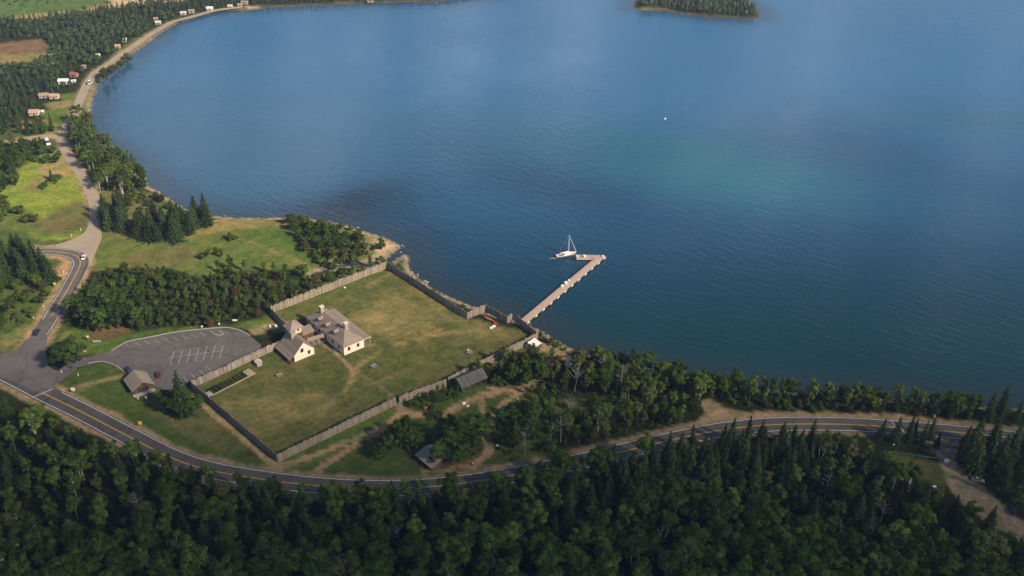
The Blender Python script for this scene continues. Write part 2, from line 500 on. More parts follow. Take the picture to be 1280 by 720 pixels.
M['far'] = leaf_mat('far_leaves', (0.060, 0.105, 0.042), (0.080, 0.125, 0.046), None, 0.2, False)
M['grass'] = leaf_mat('grass_blades', (0.10, 0.15, 0.04), (0.14, 0.18, 0.05), None, 0.3)
#--STRUCTURE--
# ------------------------------------------------------------------ lines traced on the land
SHORE = [(760,-60),(690,-22),(640,-9),(550,1),(480,3),(420,5),(385,7),(340,9),(310,12),(270,15),(235,22),(215,33),(200,42),(185,54),(170,64),(160,71),(150,80),(137,92),(126,100),(120,112),(115,130),(112,150),(116,160),(126,175),(140,190),(160,207),(178,222),(186,233),(200,240),(215,251),(240,265),(265,270),(300,273),(360,273),(400,276),(430,281),(450,288),(480,297),(499,306),(503,312),(498,316),(508,319),(512,324),(511,333),(521,346),(540,360),(561,371),(590,383),(620,394),(648,403),(662,407),(680,416),(700,428),(722,440),(745,447),(770,452),(800,459),(850,470),(900,479),(950,486),(1020,493),(1100,498),(1200,506),(1300,514),(1420,526),(1600,545)]
shore = smooth(poly_px(SHORE, 0.0), 3)
MAIN = np.vstack([shore, [[900, 150], [900, -400], [-1800, -400], [-2600, 3000], [600, 3000]]])
ISLAND = smooth(poly_px([(793,9),(798,12),(815,13),(835,14),(860,18),(890,21),(920,22.5),(945,22.5),(948,16),(938,6),(905,-4),(860,-7),(815,-5),(796,1)], 0.0), 4, True)
INLET = smooth(poly_px([(468,333),(478,327),(490,318),(499,311),(510,313),(506,318),(497,323),(486,331),(474,338)], 0.0), 4, True)
CREEK = poly_px([(395,343),(408,339),(420,333),(438,330),(455,331),(470,333)], 0.0)

def shore_d(P):
    d = np.maximum(signed(P, MAIN), signed(P, ISLAND))
    d = np.minimum(d, -signed(P, INLET))
    d = np.minimum(d, seg_dist(P, CREEK) - 1.6)
    return d

ROAD = smooth(poly_px([(-80,432),(-30,452),(10,469),(55,492),(100,514),(150,540),(211,571),(255,586),(300,595),(360,603.5),(420,609),(485,611),(530,609),(572,605),(625,597),(675,588),(730,576),(785,563),(838,550.5),(900,538),(967,531),(1053,530.6),(1130,535),(1206,541.5),(1290,551),(1420,570)]), 8)
UPPER = smooth(poly_px([(38,315),(56,314),(73,315),(89,317.5),(98,322),(100.5,329),(97,339),(83,364.6),(69,387.5),(60,403),(48,421),(36,440)]), 8)
GRAVEL = smooth(poly_px([(14,176),(25,174.5),(45,172),(60,170.5),(71,171),(77.5,175),(87.5,197.5),(100,215),(110,232),(117.5,252),(119,272),(116,290),(109,305),(100,318)]), 8)
SHORE_ROAD = smooth(poly_px([(76,172),(82,160),(91,145),(100,125),(108,107),(117,93),(127,85),(140,77),(152,68),(168,57),(184,46),(200,36),(217,27),(240,21),(270,13),(300,9)]), 6)
LOT = poly_px([(92,448),(115,445),(139,439),(150,432.5),(161,427),(187,422),(217,416),(250,412.3),(278,410),(290,411),(301,414),(313,420),(326,431),(326,437),(305,446),(280,457),(255,468),(238,476),(226,486),(205,487),(180,478),(160,470),(155,465),(143,457),(128,452.5),(95,460)])
JUNCTION = poly_px([(-70,428),(0,443),(20,437),(34,424),(60,416),(57,440),(60,458),(72,464),(95,447),(96,461),(80,474),(66,486),(60,497),(20,478),(-60,452)])

# ground cover: (colour, soft edge in metres, polygon in photo pixels)
C_FLOOR = np.array([0.020, 0.026, 0.010])
LAWN, LAWN2, BRIGHT = (0.056, 0.082, 0.022), (0.072, 0.112, 0.026), (0.150, 0.185, 0.034)
MEADOW, OLIVE, DRY, STRAW = (0.092, 0.118, 0.032), (0.100, 0.101, 0.039), (0.165, 0.145, 0.060), (0.215, 0.175, 0.075)
DIRT, BROWN, SAND = (0.26, 0.185, 0.115), (0.135, 0.085, 0.055), (0.36, 0.27, 0.18)
COVER = [
    (LAWN, 4, [(-60,200),(60,150),(110,140),(130,170),(110,300),(80,420),(0,450),(-80,440)]),
    (OLIVE, 4, [(118,245),(150,236),(190,240),(235,262),(264,274),(240,300),(125,302)]),
    (BRIGHT, 4, [(0,228),(30,207),(55,192),(80,190),(95,216),(107,250),(108,275),(103,293),(75,301),(50,300),(20,285),(-20,278),(-20,240)]),
    (MEADOW, 5, [(-20,250),(30,262),(70,285),(60,298),(20,288),(-20,280)]),
    (OLIVE, 3, [(45,283),(60,270),(90,254),(107,256),(107,280),(98,290),(70,294)]),
    ((0.10, 0.085, 0.038), 3, [(64,280),(80,276),(104,275),(106,281),(90,286),(70,284)]),
    (STRAW, 3, [(48,212),(75,196),(92,216),(80,222),(60,222)]),
    (DRY, 3, [(30,235),(45,222),(60,216),(55,232),(40,240)]),
    (MEADOW, 5, [(112,340),(122,298),(160,302),(235,287),(265,272),(400,277),(470,292),(503,312),(480,330),(440,345),(400,347),(340,337),(230,347),(180,337)]),
    (LAWN2, 4, [(290,300),(330,285),(365,285),(380,300),(375,325),(345,312),(310,302)]),
    (OLIVE, 4, [(150,320),(230,305),(240,330),(170,338)]),
    (DRY, 3, [(225,285),(262,273),(310,275),(372,277),(340,284),(270,290),(240,297)]),
    (DRY, 3, [(440,292),(470,295),(500,308),(490,322),(465,328),(452,312)]),
    (SAND, 2, [(462,300),(480,300),(500,308),(490,316),(476,326),(455,330),(470,315)]),
    (DRY, 3, [(380,345),(400,333),(420,333),(415,343),(395,350)]),
    (OLIVE, 2, [(240,486),(345,434),(358,414),(338,390),(484,331),(585,396),(672,425),(560,480),(347,577)]),
    (DRY, 7, [(425,402),(500,372),(545,395),(560,420),(500,425),(450,420)]),
    (STRAW, 6, [(445,398),(475,388),(505,402),(490,412),(460,408)]),
    (DRY, 6, [(520,360),(560,390),(600,405),(640,418),(600,425),(550,395)]),
    (DRY, 6, [(275,512),(320,490),(400,495),(430,505),(380,525),(330,548),(300,535)]),
    ((0.085, 0.098, 0.032), 4, [(345,392),(400,368),(480,336),(500,350),(440,370),(380,398),(355,408)]),
    ((0.072, 0.094, 0.028), 4, [(255,482),(340,440),(350,450),(300,475),(270,497)]),
    ((0.082, 0.096, 0.031), 5, [(395,455),(470,460),(520,480),(480,500),(420,490),(370,475)]),
    ((0.095, 0.104, 0.034), 6, [(455,445),(520,430),(560,445),(540,465),(480,470)]),
    (LAWN, 3, [(66,486),(90,472),(155,468),(240,488),(345,580),(500,506),(560,482),(640,490),(690,500),(700,520),(680,577),(600,594),(400,603),(300,590),(180,550)]),
    (OLIVE, 6, [(180,500),(240,498),(300,545),(330,575),(270,560),(210,530)]),
    (LAWN2, 3, [(350,577),(480,515),(500,520),(400,575),(370,586)]),
    (LAWN, 4, [(400,583),(440,565),(480,560),(470,590),(420,598)]),
    (LAWN2, 3, [(84,412),(130,420),(200,412),(290,405),(338,396),(352,412),(318,418),(300,411),(217,414),(160,425),(139,437),(100,447),(84,440)]),
    ((0.10, 0.072, 0.038), 3, [(110,418),(135,408),(160,412),(152,420),(130,424)]),
    (LAWN, 3, [(92,462),(105,456),(128,453),(150,462),(156,470),(90,484),(80,476)]),
    (LAWN, 3, [(500,505),(560,483),(600,480),(640,480),(660,490),(620,520),(560,530),(510,530)]),
    ((0.062, 0.068, 0.026), 4, [(515,560),(560,530),(600,520),(612,560),(570,590),(520,590)]),
    (DIRT, 3, [(676,424),(690,428),(720,446),(745,458),(700,452),(675,440)]),
    (OLIVE, 3, [(690,505),(740,500),(800,500),(800,515),(720,520)]),
    (LAWN, 3, [(0,470),(-60,440),(60,300),(70,320),(95,330),(50,415)]),
    (DRY, 2, [(0,425),(30,405),(40,412),(20,430),(0,438)]),
    (DIRT, 2, [(52,345),(75,332),(90,330),(85,345),(65,352)]),
    (OLIVE, 3, [(1105,568),(1150,572),(1190,582),(1180,612),(1140,590)]),
    ((0.070, 0.115, 0.040), 8, [(-80,-40),(150,-40),(136,3),(100,14),(0,24),(-80,28)]),
    (STRAW, 5, [(10,23),(60,16),(100,12),(133,4),(142,11),(100,17),(40,24)]),
    (SAND, 4, [(136,3),(150,-6),(190,-8),(195,2),(165,8),(140,10)]),
    (SAND, 4, [(205,0),(225,-4),(235,0),(215,4)]),
    (BROWN, 5, [(-40,62),(10,52),(52,50),(62,62),(50,72),(20,80),(-40,82)]),
    (DRY, 4, [(-40,70),(20,68),(66,64),(68,70),(30,78),(-40,80)]),
    (MEADOW, 5, [(30,78),(70,70),(75,80),(40,84)]),
    (LAWN2, 3, [(52,140),(70,135),(88,137),(84,152),(55,150)]),
    (LAWN2, 3, [(74,120),(92,116),(98,125),(84,132)]),
    (DRY, 3, [(60,128),(95,124),(92,134),(64,136)]),
    (DRY, 4, [(16,152),(60,150),(82,158),(76,166),(40,166),(20,162)]),
    (OLIVE, 3, [(108,120),(120,105),(128,98),(150,76),(175,58),(200,42),(222,28),(226,30),(190,52),(160,72),(135,93),(122,112),(114,140),(106,143)]),
    (MEADOW, 2, [(106,125),(114,116),(112,140),(103,144),(100,140)]),
    (SAND, 4, [(140,73),(168,50),(205,33),(222,26),(222,31),(190,50),(165,68),(145,84)]),
    (OLIVE, 4, [(150,60),(170,47),(176,50),(160,62)]),
    (SAND, 4, [(282,10),(300,8),(330,7),(330,9),(300,11),(284,13)]),
    (OLIVE, 4, [(795,9),(812,13),(835,14),(840,10),(815,6)]),
]
STRIPS = [
    ((0.080, 0.084, 0.030), 0.8, 1.6, [(470,434),(505,424),(545,410),(590,404)]),
    ((0.085, 0.088, 0.030), 0.7, 1.4, [(380,404),(410,384),(450,366),(490,346)]),
    ((0.150, 0.130, 0.055), 0.8, 1.4, [(392,396),(425,376),(460,358),(486,343)]),
    ((0.155, 0.135, 0.058), 0.9, 1.6, [(300,540),(340,520),(400,500),(470,478),(530,452)]),
    ((0.16, 0.14, 0.06), 0.8, 1.5, [(440,462),(480,486),(496,503)]),  # worn paths: colour, half width m, soft m, centre line
    (DIRT, 2.6, 1.2, [(318,414),(330,411),(345,407),(358,408),(372,412)]),
    ((0.20, 0.16, 0.085), 1.0, 0.8, [(82,490),(110,482),(140,473),(158,469)]),
    ((0.27, 0.205, 0.12), 1.3, 0.8, [(246,494),(262,512),(290,536),(315,558),(340,578),(358,580),(400,566),(440,550),(470,538),(492,524),(503,512)]),
    (DIRT, 1.8, 1.0, [(496,505),(505,513),(530,520),(555,517),(575,507),(600,496),(620,491)]),
    (DIRT, 1.2, 1.0, [(600,492),(602,506),(603,525),(607,545),(612,560),(605,572),(590,580),(560,586),(530,590)]),
    (DIRT, 1.5, 1.2, [(612,484),(630,488),(648,487),(662,481),(675,470),(690,452)]),
    (DIRT, 1.5, 1.0, [(655,484),(645,494),(630,506),(618,520),(610,535),(607,548)]),
    (OLIVE, 1.0, 0.8, [(650,500),(690,506),(740,500),(790,502)]),
    (DRY, 0.9, 0.8, [(296,296),(318,304),(340,314),(362,322),(385,332)]),
    (DIRT, 1.3, 1.0, [(476,538),(450,552),(420,572),(400,586),(385,600)]),
    (STRAW, 0.9, 1.5, [(478,440),(450,455),(440,475),(430,490)]),
    (DIRT, 0.8, 0.9, [(403,430),(415,437),(425,446),(440,462)]),
    (DIRT, 0.9, 1.0, [(372,412),(385,410),(392,420)]),
    (STRAW, 1.0, 1.6, [(435,425),(480,432),(540,420),(600,412)]),
    (DRY, 1.6, 1.2, [(84,418),(70,440),(62,450)]),
]

def cover_at(P, d):
    C = np.tile(C_FLOOR, (len(P), 1))
    wob = vnoise(P, 9, 1) * 1.0 + vnoise(P, 3.5, 2) * 0.6
    for col, soft, pts in COVER:
        poly = poly_px(pts)
        lo, hi = poly.min(0) - soft * 2, poly.max(0) + soft * 2
        k = np.where((P[:, 0] > lo[0]) & (P[:, 0] < hi[0]) & (P[:, 1] > lo[1]) & (P[:, 1] < hi[1]))[0]
        if not len(k): continue
        s = signed(P[k], smooth(poly, 4, True)) + wob[k] * soft * 0.5
        m = sstep(-soft * .5, soft * .5, s)[:, None]
        C[k] = C[k] * (1 - m) + np.array(col) * m
    # verges of the roads
    for line, hw, col in ((ROAD, 6.6, (0.235, 0.18, 0.12)), (UPPER, 6.4, (0.26, 0.18, 0.115)), (GRAVEL, 4.0, (0.22, 0.17, 0.10)), (SHORE_ROAD, 4.2, (0.15, 0.135, 0.07))):
        s = hw + wob * 0.9 - seg_dist(P, line)
        m = sstep(-0.8, 0.9, s)[:, None]
        C = C * (1 - m) + np.array(col) * m
    for col, hw, soft, pts in STRIPS:
        s = hw + wob * soft * .5 - seg_dist(P, smooth(poly_px(pts), 6))
        m = sstep(-soft * .5, soft * .5, s)[:, None]
        C = C * (1 - m) + np.array(col) * m
    for pts, col, soft in (([(795,556),(850,540),(868,530),(880,516),(876,504),(888,501),(905,507),(930,515),(1000,516),(1100,518),(1180,524),(1300,538),(1300,548),(1200,536),(1100,524),(1000,522),(900,532)], (0.29, 0.215, 0.14), 1.5),
                      ([(1150,547),(1200,552),(1196,575),(1215,598),(1240,618),(1275,650),(1330,690),(1290,690),(1225,648),(1190,615),(1178,590),(1168,565)], (0.27, 0.205, 0.14), 1.5)):
        s = signed(P, smooth(poly_px(pts), 4, True)) + wob * 0.8
        m = sstep(-soft * .5, soft * .5, s)[:, None]
        C = C * (1 - m) + np.array(col) * m
    # shingle beach, wet at its foot, stony bed below
    m = (sstep(4.2, 1.6, d + wob * 1.0) * (1 - .75 * sstep(500, 700, P[:, 1])))[:, None] * 0.95
    C = C * (1 - m) + np.array((0.27, 0.22, 0.165)) * m
    m = sstep(1.0, 0.1, d)[:, None]
    C = C * (1 - m) + np.array((0.10, 0.085, 0.07)) * m
    return np.clip(C, 0.004, 1)

def polar_grid(nr, na, r0, r1, a0, a1):
    r = np.geomspace(r0, r1, nr); a = np.linspace(a0, a1, na)
    rr, aa = np.meshgrid(r, a, indexing='ij')
    P = np.stack([rr * np.sin(aa), rr * np.cos(aa)], -1).reshape(-1, 2)
    i = np.arange(nr - 1)[:, None] * na + np.arange(na - 1)[None, :]
    F = np.stack([i, i + 1, i + na + 1, i + na], -1).reshape(-1, 4)
    return P, F[:, ::-1]

# the land: one sheet, down below the lake at the shore
P, F = polar_grid(520, 860, 110, 3000, R(-52), R(52))
D = shore_d(P)
Z = np.where(D > 0, LAND * sstep(0, 6.5, D), -3.5 * sstep(0, 30, -D) - 0.0)
C = cover_at(P, D)
me = np_mesh('ground', np.column_stack([P, Z]), F, M['ground'], col=C)
me.polygons.foreach_set('use_smooth', np.ones(len(F), bool))
tag(link('ground', me), kind='structure')

# the lake: its colour holds painted sky sheen, teal near water, shoals and weed beds
P2, F2 = polar_grid(260, 360, 180, 6000, R(-60), R(60))
px2, py2 = to_px(P2[:, 0], P2[:, 1], 0)
def blob(cx, cy, sx, sy, rot=0.0):
    dx, dy = px2 - cx, py2 - cy
    c, s = math.cos(R(rot)), math.sin(R(rot))
    a, b = (dx * c + dy * s) / sx, (-dx * s + dy * c) / sy
    return np.exp(-(a * a + b * b))[:, None]
D2 = shore_d(P2)
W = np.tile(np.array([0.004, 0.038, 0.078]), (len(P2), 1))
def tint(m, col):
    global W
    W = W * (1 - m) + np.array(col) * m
sheen_m = sstep(390, 70, py2)[:, None]
tint(sheen_m * 0.85, (0.030, 0.155, 0.30))  # pale sky sheen of the distant water painted into its colour
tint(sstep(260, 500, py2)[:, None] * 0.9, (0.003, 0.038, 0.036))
tint(blob(890, 212, 170, 36, 8) * 0.85, (0.010, 0.145, 0.165))
tint(blob(730, 190, 230, 34, 4) * 0.55, (0.012, 0.095, 0.14))
tint(blob(480, 190, 260, 70, 0) * 0.35, (0.012, 0.085, 0.15))
tint(blob(1230, 150, 150, 22, 4) * 0.5, (0.025, 0.11, 0.14))
tint(blob(1080, 190, 180, 34, 12) * 0.45, (0.010, 0.05, 0.105))
tint(blob(700, 235, 110, 26, 12) * 0.6, (0.007, 0.035, 0.075))
tint(blob(230, 170, 200, 90, 20) * 0.5, (0.034, 0.115, 0.185))  # left bay lightened to paint in reflected sky
tint(blob(452, 262, 85, 24, -10) * 0.6, (0.003, 0.019, 0.034))
tint(blob(440, 250, 62, 15, -16) * 0.8, (0.003, 0.019, 0.034))
tint(blob(530, 290, 60, 20, 20) * 0.4, (0.010, 0.030, 0.06))
tint(sstep(26, 3, -D2)[:, None] * 0.55, (0.030, 0.036, 0.036))
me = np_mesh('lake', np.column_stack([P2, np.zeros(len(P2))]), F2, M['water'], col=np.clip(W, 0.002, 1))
tag(link('lake', me), kind='structure')

# ------------------------------------------------------------------ roads and painted lines
def offset_line(line, off):
    L = np.asarray(line, float)
    t = np.gradient(L, axis=0); t /= np.linalg.norm(t, axis=1)[:, None]
    n = np.column_stack([-t[:, 1], t[:, 0]])
    return L + n * off

def strip(mb, line, a, b, z):
    A, B = offset_line(line, a), offset_line(line, b)
    for i in range(len(A) - 1):
        mb.quad((*A[i], z), (*A[i + 1], z), (*B[i + 1], z), (*B[i], z))

def sheet(mb, poly, z):
    """fill a polygon with triangles"""
    from mathutils.geometry import tessellate_polygon
    tri = tessellate_polygon([[Vector((p[0], p[1], 0)) for p in poly]])
    n = len(mb.v); mb.v += [(p[0], p[1], z) for p in poly]
    for t_ in tri:
        a, b, c = [np.array(poly[i]) for i in t_]
        if (b[0]-a[0])*(c[1]-a[1])-(b[1]-a[1])*(c[0]-a[0]) < 0: t_ = (t_[0], t_[2], t_[1])
        mb.f.append(tuple(n + i for i in t_)); mb.m.append(mb.mi)

def structure(name, mb, mat):
    return tag(mb.build(name, mat), kind='structure')

mb = MB(); strip(mb, SHORE_ROAD, 2.8, -2.8, LAND + 0.03); structure('shore_road', mb, M['gravel'])
mb = MB(); strip(mb, GRAVEL, 2.8, -2.8, LAND + 0.035)
sheet(mb, smooth(poly_px([(70,306),(85,301),(104,292),(113,280),(125,282),(127,297),(121,312),(111,333),(104,328),(100,320),(88,313),(74,310)]), 3, True), LAND + 0.028)
structure('gravel_road', mb, M['gravel'])
mb = MB(); strip(mb, UPPER, 3.7, -3.7, LAND + 0.045); structure('side_road', mb, M['asphalt_worn'])
mb = MB(); strip(mb, ROAD, 4.5, -4.3, LAND + 0.05); structure('highway', mb, M['asphalt'])
mb = MB(); sheet(mb, JUNCTION, LAND + 0.062); structure('junction', mb, M['asphalt_worn'])
mb = MB(); sheet(mb, LOT, LAND + 0.074); structure('parking_lot', mb, M['asphalt_worn'])

def px_of(line): return to_px(line[:, 0], line[:, 1], LAND)[0]
def part_of(line, lo, hi, axis=0):
    q = to_px(line[:, 0], line[:, 1], LAND)[axis]
    return line[(q >= lo) & (q <= hi)]
ZL = LAND + 0.085
mb = MB()
near, far = 4.05, -4.05     # sides of the travelled way seen along the line
for line, off in ((part_of(ROAD, 66, 1500), 4.0), (part_of(ROAD, -80, 1500), -3.6)):
    strip(mb, line, off + .11, off - .11, ZL)
for line, off in ((part_of(UPPER, 300, 396, 1), 2.95), (part_of(UPPER, 319, 440, 1)[:-9], 2.95), (part_of(UPPER, 300, 400, 1), -2.95)):
    strip(mb, line, off + .10, off - .10, ZL)
structure('road_edge_lines', mb, M['white_line'])
mb = MB()
for o in (.17, -.17):
    strip(mb, part_of(ROAD, 54, 1500), o + .085, o - .085, ZL)
    strip(mb, UPPER[:-20], o + .085, o - .085, ZL)
structure('road_centre_lines', mb, M['yellow_line'])
# stop bar at the junction and the crossing further along
def line_px(mb, a, b, wd, z):
    p, q = G(*a, z), G(*b, z)
    mb.obox((p + q) / 2, q - p, float(np.linalg.norm(q - p)) / 2, wd / 2, z - 0.004, z)
mb = MB(); line_px(mb, (40, 497), (66, 486), .45, ZL + .004); structure('junction_stop_line', mb, M['faded_line'])
mb = MB()
for dx in (0, 7):
    line_px(mb, (1114 + dx, 525), (1125 + dx, 544), .35, ZL + .004)
structure('crosswalk', mb, M['faded_line'])
# parking bays
ZP = LAND + 0.082
zx = lambda x, y: (100 + x / 5.3333, 400 + y / 5.3333)
mb = MB()
for a, b in (((628,206),(602,298)),((683,201),(655,294)),((738,194),(712,284)),((793,184),(768,276)),((848,174),(822,266)),((902,169),(878,256)),((955,166),(932,254)),((590,252),(955,203))):
    line_px(mb, zx(*a), zx(*b), .20, ZP)
for a, b in (((308,164),(345,187)),((367,152),(400,168)),((428,137),(462,160)),((492,130),(530,155)),((555,121),(595,143)),((617,111),(660,137)),((680,104),(722,127)),((740,94),(782,120)),((800,82),(838,108)),((738,355),(765,385)),((795,333),(822,357)),((845,310),(870,335)),((690,380),(717,412)),((612,428),(640,440)),((616,418),(646,430)),((622,408),(650,420))):
    line_px(mb, zx(*a), zx(*b), .17, ZP)
structure('parking_bay_lines', mb, M['faded_line'])
def kerb(name, pts, mat='concrete', wd=.22, h=.13):
    L = smooth(poly_px(pts), 4); mb = MB()
    A, B = offset_line(L, wd / 2), offset_line(L, -wd / 2)
    for i in range(len(L) - 1):
        n = len(mb.v); z0, z1 = LAND - .02, LAND + .08 + h
        mb.v += [(*A[i], z0), (*B[i], z0), (*B[i+1], z0), (*A[i+1], z0), (*A[i], z1), (*B[i], z1), (*B[i+1], z1), (*A[i+1], z1)]
        for f in ((4, 5, 6, 7), (0, 4, 7, 3), (1, 2, 6, 5)): mb.f.append(tuple(n + k for k in f)); mb.m.append(0)
    structure(name, mb, M[mat])
kerb('kerb', [(139,438.5),(150,432),(161,426.5),(187,421.5),(217,415.5),(250,411.8),(278,409.5),(290,410.5),(301,413.5),(313,419.5)], wd=.45)
kerb('kerb', [(110,454),(128,452),(143,456.5),(155,464.5)], wd=.35)
kerb('island_kerb', [(263,413.5),(268,417.5),(274,419.5),(279,417.5),(274,413.5)], wd=.35)
# ------------------------------------------------------------------ buildings of the stockade
YAW = math.atan2(*(G(672, 423) - G(347, 577))[::-1])          # the direction of the stockade's long sides

class Frame:
    """a thing standing at a pixel, its x axis turned by yaw"""
    def __init__(s, px, py, yaw=YAW, z=LAND):
        s.o = G(px, py, z); s.yaw = yaw; s.z = z
        s.ax = np.array([math.cos(yaw), math.sin(yaw)]); s.ay = np.array([-math.sin(yaw), math.cos(yaw)])
    def loc(s, px, py, h=0.0):
        d = G(px, py, s.z + h) - s.o
        return float(d @ s.ax), float(d @ s.ay)
    def root(s, name, label, cat, group=None):
        return empty(name, (s.o[0], s.o[1], s.z), s.yaw, label, cat, group)

def window(parent, mat_pane, c, axis, wd, h, out, name='window', frame='dark_trim'):
    """a framed window set on a wall; axis 'x' or 'y' runs along the wall, out is the outward sign"""
    t = 0.09; mb = MB(); pb = MB()
    def bx(m, u0, u1, z0, z1, d0, d1):
        a, b = sorted((d0 * out, d1 * out))
        if axis == 'x': m.box(c[0] + u0, c[0] + u1, c[1] + a, c[1] + b, z0, z1)
        else: m.box(c[0] + a, c[0] + b, c[1] + u0, c[1] + u1, z0, z1)
    z0, z1 = c[2] - h / 2, c[2] + h / 2
    for u0, u1, a, b in ((-wd/2 - t, -wd/2, z0 - t, z1 + t), (wd/2, wd/2 + t, z0 - t, z1 + t), (-wd/2, wd/2, z0 - t, z0), (-wd/2, wd/2, z1, z1 + t), (-.03, .03, z0, z1)):
        bx(mb, u0, u1, a, b, -0.05, 0.07)
    o = mb.build(name, M[frame], parent)
    bx(pb, -wd/2, -.03, z0, z1, -0.04, 0.025); bx(pb, .03, wd/2, z0, z1, -0.04, 0.025)
    pb.build('pane', M[mat_pane], o)
    return o

def door(parent, c, axis, wd, h, out, mat='dark_trim'):
    mb = MB()
    if axis == 'x': mb.box(c[0] - wd/2, c[0] + wd/2, c[1] + min(0, .06 * out), c[1] + max(0, .06 * out), c[2], c[2] + h)
    else: mb.box(c[0] + min(0, .06 * out), c[0] + max(0, .06 * out), c[1] - wd/2, c[1] + wd/2, c[2], c[2] + h)
    o = mb.build('door', M[mat], parent)
    kb = MB(); p = (c[0] + wd * .35, c[1] + .1 * out, c[2] + 1) if axis == 'x' else (c[0] + .1 * out, c[1] + wd * .35, c[2] + 1)
    kb.ball(p, .06, 6, 4); kb.build('handle', M['metal'], o)
    return o

# --- the great hall: local x along the lit end wall, y back along the long wall
fr = Frame(430.5, 444.4)
GW = fr.loc(455.3, 433.8)[0]
GLn = fr.loc(383.9, 406.6)[1]
EH, RH = 4.3, 8.3
t = fr.root('great_hall', 'long white timber hall with grey hip roof, three dormers and two chimneys', 'building')
mb = MB(); mb.box(0, GW, 0, GLn, -.2, EH); mb.build('wall', M['whitewash'], t)
ov = 0.55; rx = GW * .46
E0, E1, E2, E3 = (-ov, -ov, EH - .1), (GW + ov, -ov, EH - .1), (GW + ov, GLn + ov, EH - .1), (-ov, GLn + ov, EH - .1)
R0, R1 = (rx, GLn * .20, RH), (rx, GLn * .82, RH)
mb = MB()
mb.slab((E3, E0, R0, R1), .18); mb.slab((E0, E1, R0), .18); mb.slab((E1, E2, R1, R0), .18); mb.slab((E2, E3, R1), .18)
mb.quad((-ov, -ov, EH - .3), (GW + ov, -ov, EH - .3), (GW + ov, GLn + ov, EH - .3), (-ov, GLn + ov, EH - .3))
roof = mb.build('roof', M['shingle'], t)
# pale fascia along the lit eave and rear gallery with its flatter roof
mb = MB(); mb.box(-.1, GW + 3.3, -ov - .08, -ov - .003, EH - .32, EH - .06); mb.build('fascia', M['stucco'], t)
gal = MB(); gal.slab(((GW + .25, -ov + .01, EH + .22), (GW + 3.4, -ov + .01, EH - .55), (GW + 3.4, GLn * .96, EH - .55), (GW + .25, GLn * .96, EH + .22)), .16)
gal.build('gallery_roof', M['shingle'], t)
for k in range(8):
    pm = MB(); y = .4 + k * (GLn * .94 - .6) / 7; pm.box(GW + 3.05, GW + 3.22, y - .1, y + .1, 0, EH - .72); pm.build('gallery_post', M['pile_pale'], t)
mb = MB(); mb.box(GW + .05, GW + 3.3, -.1, GLn * .96, -.05, .35); mb.build('gallery_floor', M['rail'], t)
for y, x in ((R0[1] + .4, rx + .9), (R1[1] - .6, rx - .2)):
    c = MB(); c.box(x - .85, x + .85, y - .7, y + .7, RH - 2.2, RH + 2.3)
    ch = c.build('chimney', M['stone'], t)
    c = MB(); c.box(x - 1.0, x + 1.0, y - .85, y + .85, RH + 2.3, RH + 2.6); c.build('chimney_cap', M['stucco'], ch)
slope = (RH - EH) / (rx + ov)
for yy in (.30, .52, .72):
    y = GLn * yy; x0 = 1.0; z0 = EH + (x0 + ov) * slope - .1
    d = MB(); d.box(x0, x0 + 2.2, y - .8, y + .8, z0 - .3, z0 + 1.35); dm = d.build('dormer', M['dark_trim'], t)
    d = MB()
    pk = z0 + 2.15; e = z0 + 1.32
    d.slab(((x0 - .25, y - 1.05, e), (x0 + 3.4, y - 1.05, e), (x0 + 3.4, y, pk), (x0 - .25, y, pk)), .1)
    d.slab(((x0 - .25, y + 1.05, e), (x0 + 3.4, y + 1.05, e), (x0 + 3.4, y, pk), (x0 - .25, y, pk)), .1)
    d.build('dormer_roof', M['shingle'], dm)
    window(t, 'pane', (x0 - .01, y, z0 + .65), 'y', .8, 1.0, -1, 'dormer_window', 'whitewash')
for x in (GW * .25, GW * .70):
    window(t, 'pane', (x, 0, 2.35), 'x', 1.0, 1.5, -1)
for yy in (.13, .30, .66, .82, .95):
    window(t, 'pane', (0, GLn * yy, 2.3), 'y', .95, 1.5, -1)
door(t, (0, GLn * .50, .3), 'y', 1.2, 2.2, -1)
mb = MB(); mb.box(-1.5, -.01, GLn * .17, GLn * .17 + 2.0, -.1, .4); mb.box(-2.0, -1.51, GLn * .17, GLn * .17 + 2.0, -.1, .2); mb.build('steps', M['stone'], t)
hall_o, hall = fr, t

# --- the kitchen with its gallery on the left and the stone chimney
fr = Frame(368.6, 452.5)
KW = fr.loc(391.7, 441.1)[0]
KL = fr.loc(345.2, 433.2, 2.3)[1]
KE, KR = 3.3, 7.9
t = fr.root('kitchen_building', 'white gabled kitchen building with grey roof swept down over an open side gallery', 'building')
mb = MB()
mb.prism([(0, 0), (KW, 0), (KW, KL), (0, KL)], -.2, KE)
for y in (0, KL):
    mb.quad((0, y, KE), (KW, y, KE), (KW / 2, y, KR - .15))
mb.build('wall', M['whitewash'], t)
ks = (KR - KE) / (KW / 2)
px_ = 2.4                                                     # gallery depth
mb = MB()
mb.slab(((-px_, -.35, KE - px_ * ks * .55), (-px_, KL + .3, KE - px_ * ks * .55), (0, KL + .3, KE + .1), (0, -.35, KE + .1)), .16)
mb.slab(((0, -.35, KE + .1), (0, KL + .3, KE + .1), (KW / 2, KL + .3, KR + .1), (KW / 2, -.35, KR + .1)), .16)
mb.slab(((KW + .4, -.35, KE - .3), (KW + .4, KL + .3, KE - .3), (KW / 2, KL + .3, KR + .1), (KW / 2, -.35, KR + .1)), .16)
mb.build('roof', M['shingle'], t)
for k in range(6):
    pm = MB(); y = -.1 + k * (KL + .1) / 5; pm.box(-px_ + .1, -px_ + .32, y - .11, y + .11, 0, KE - px_ * ks * .55 - .1); pm.build('gallery_post', M['brown_wall'], t)
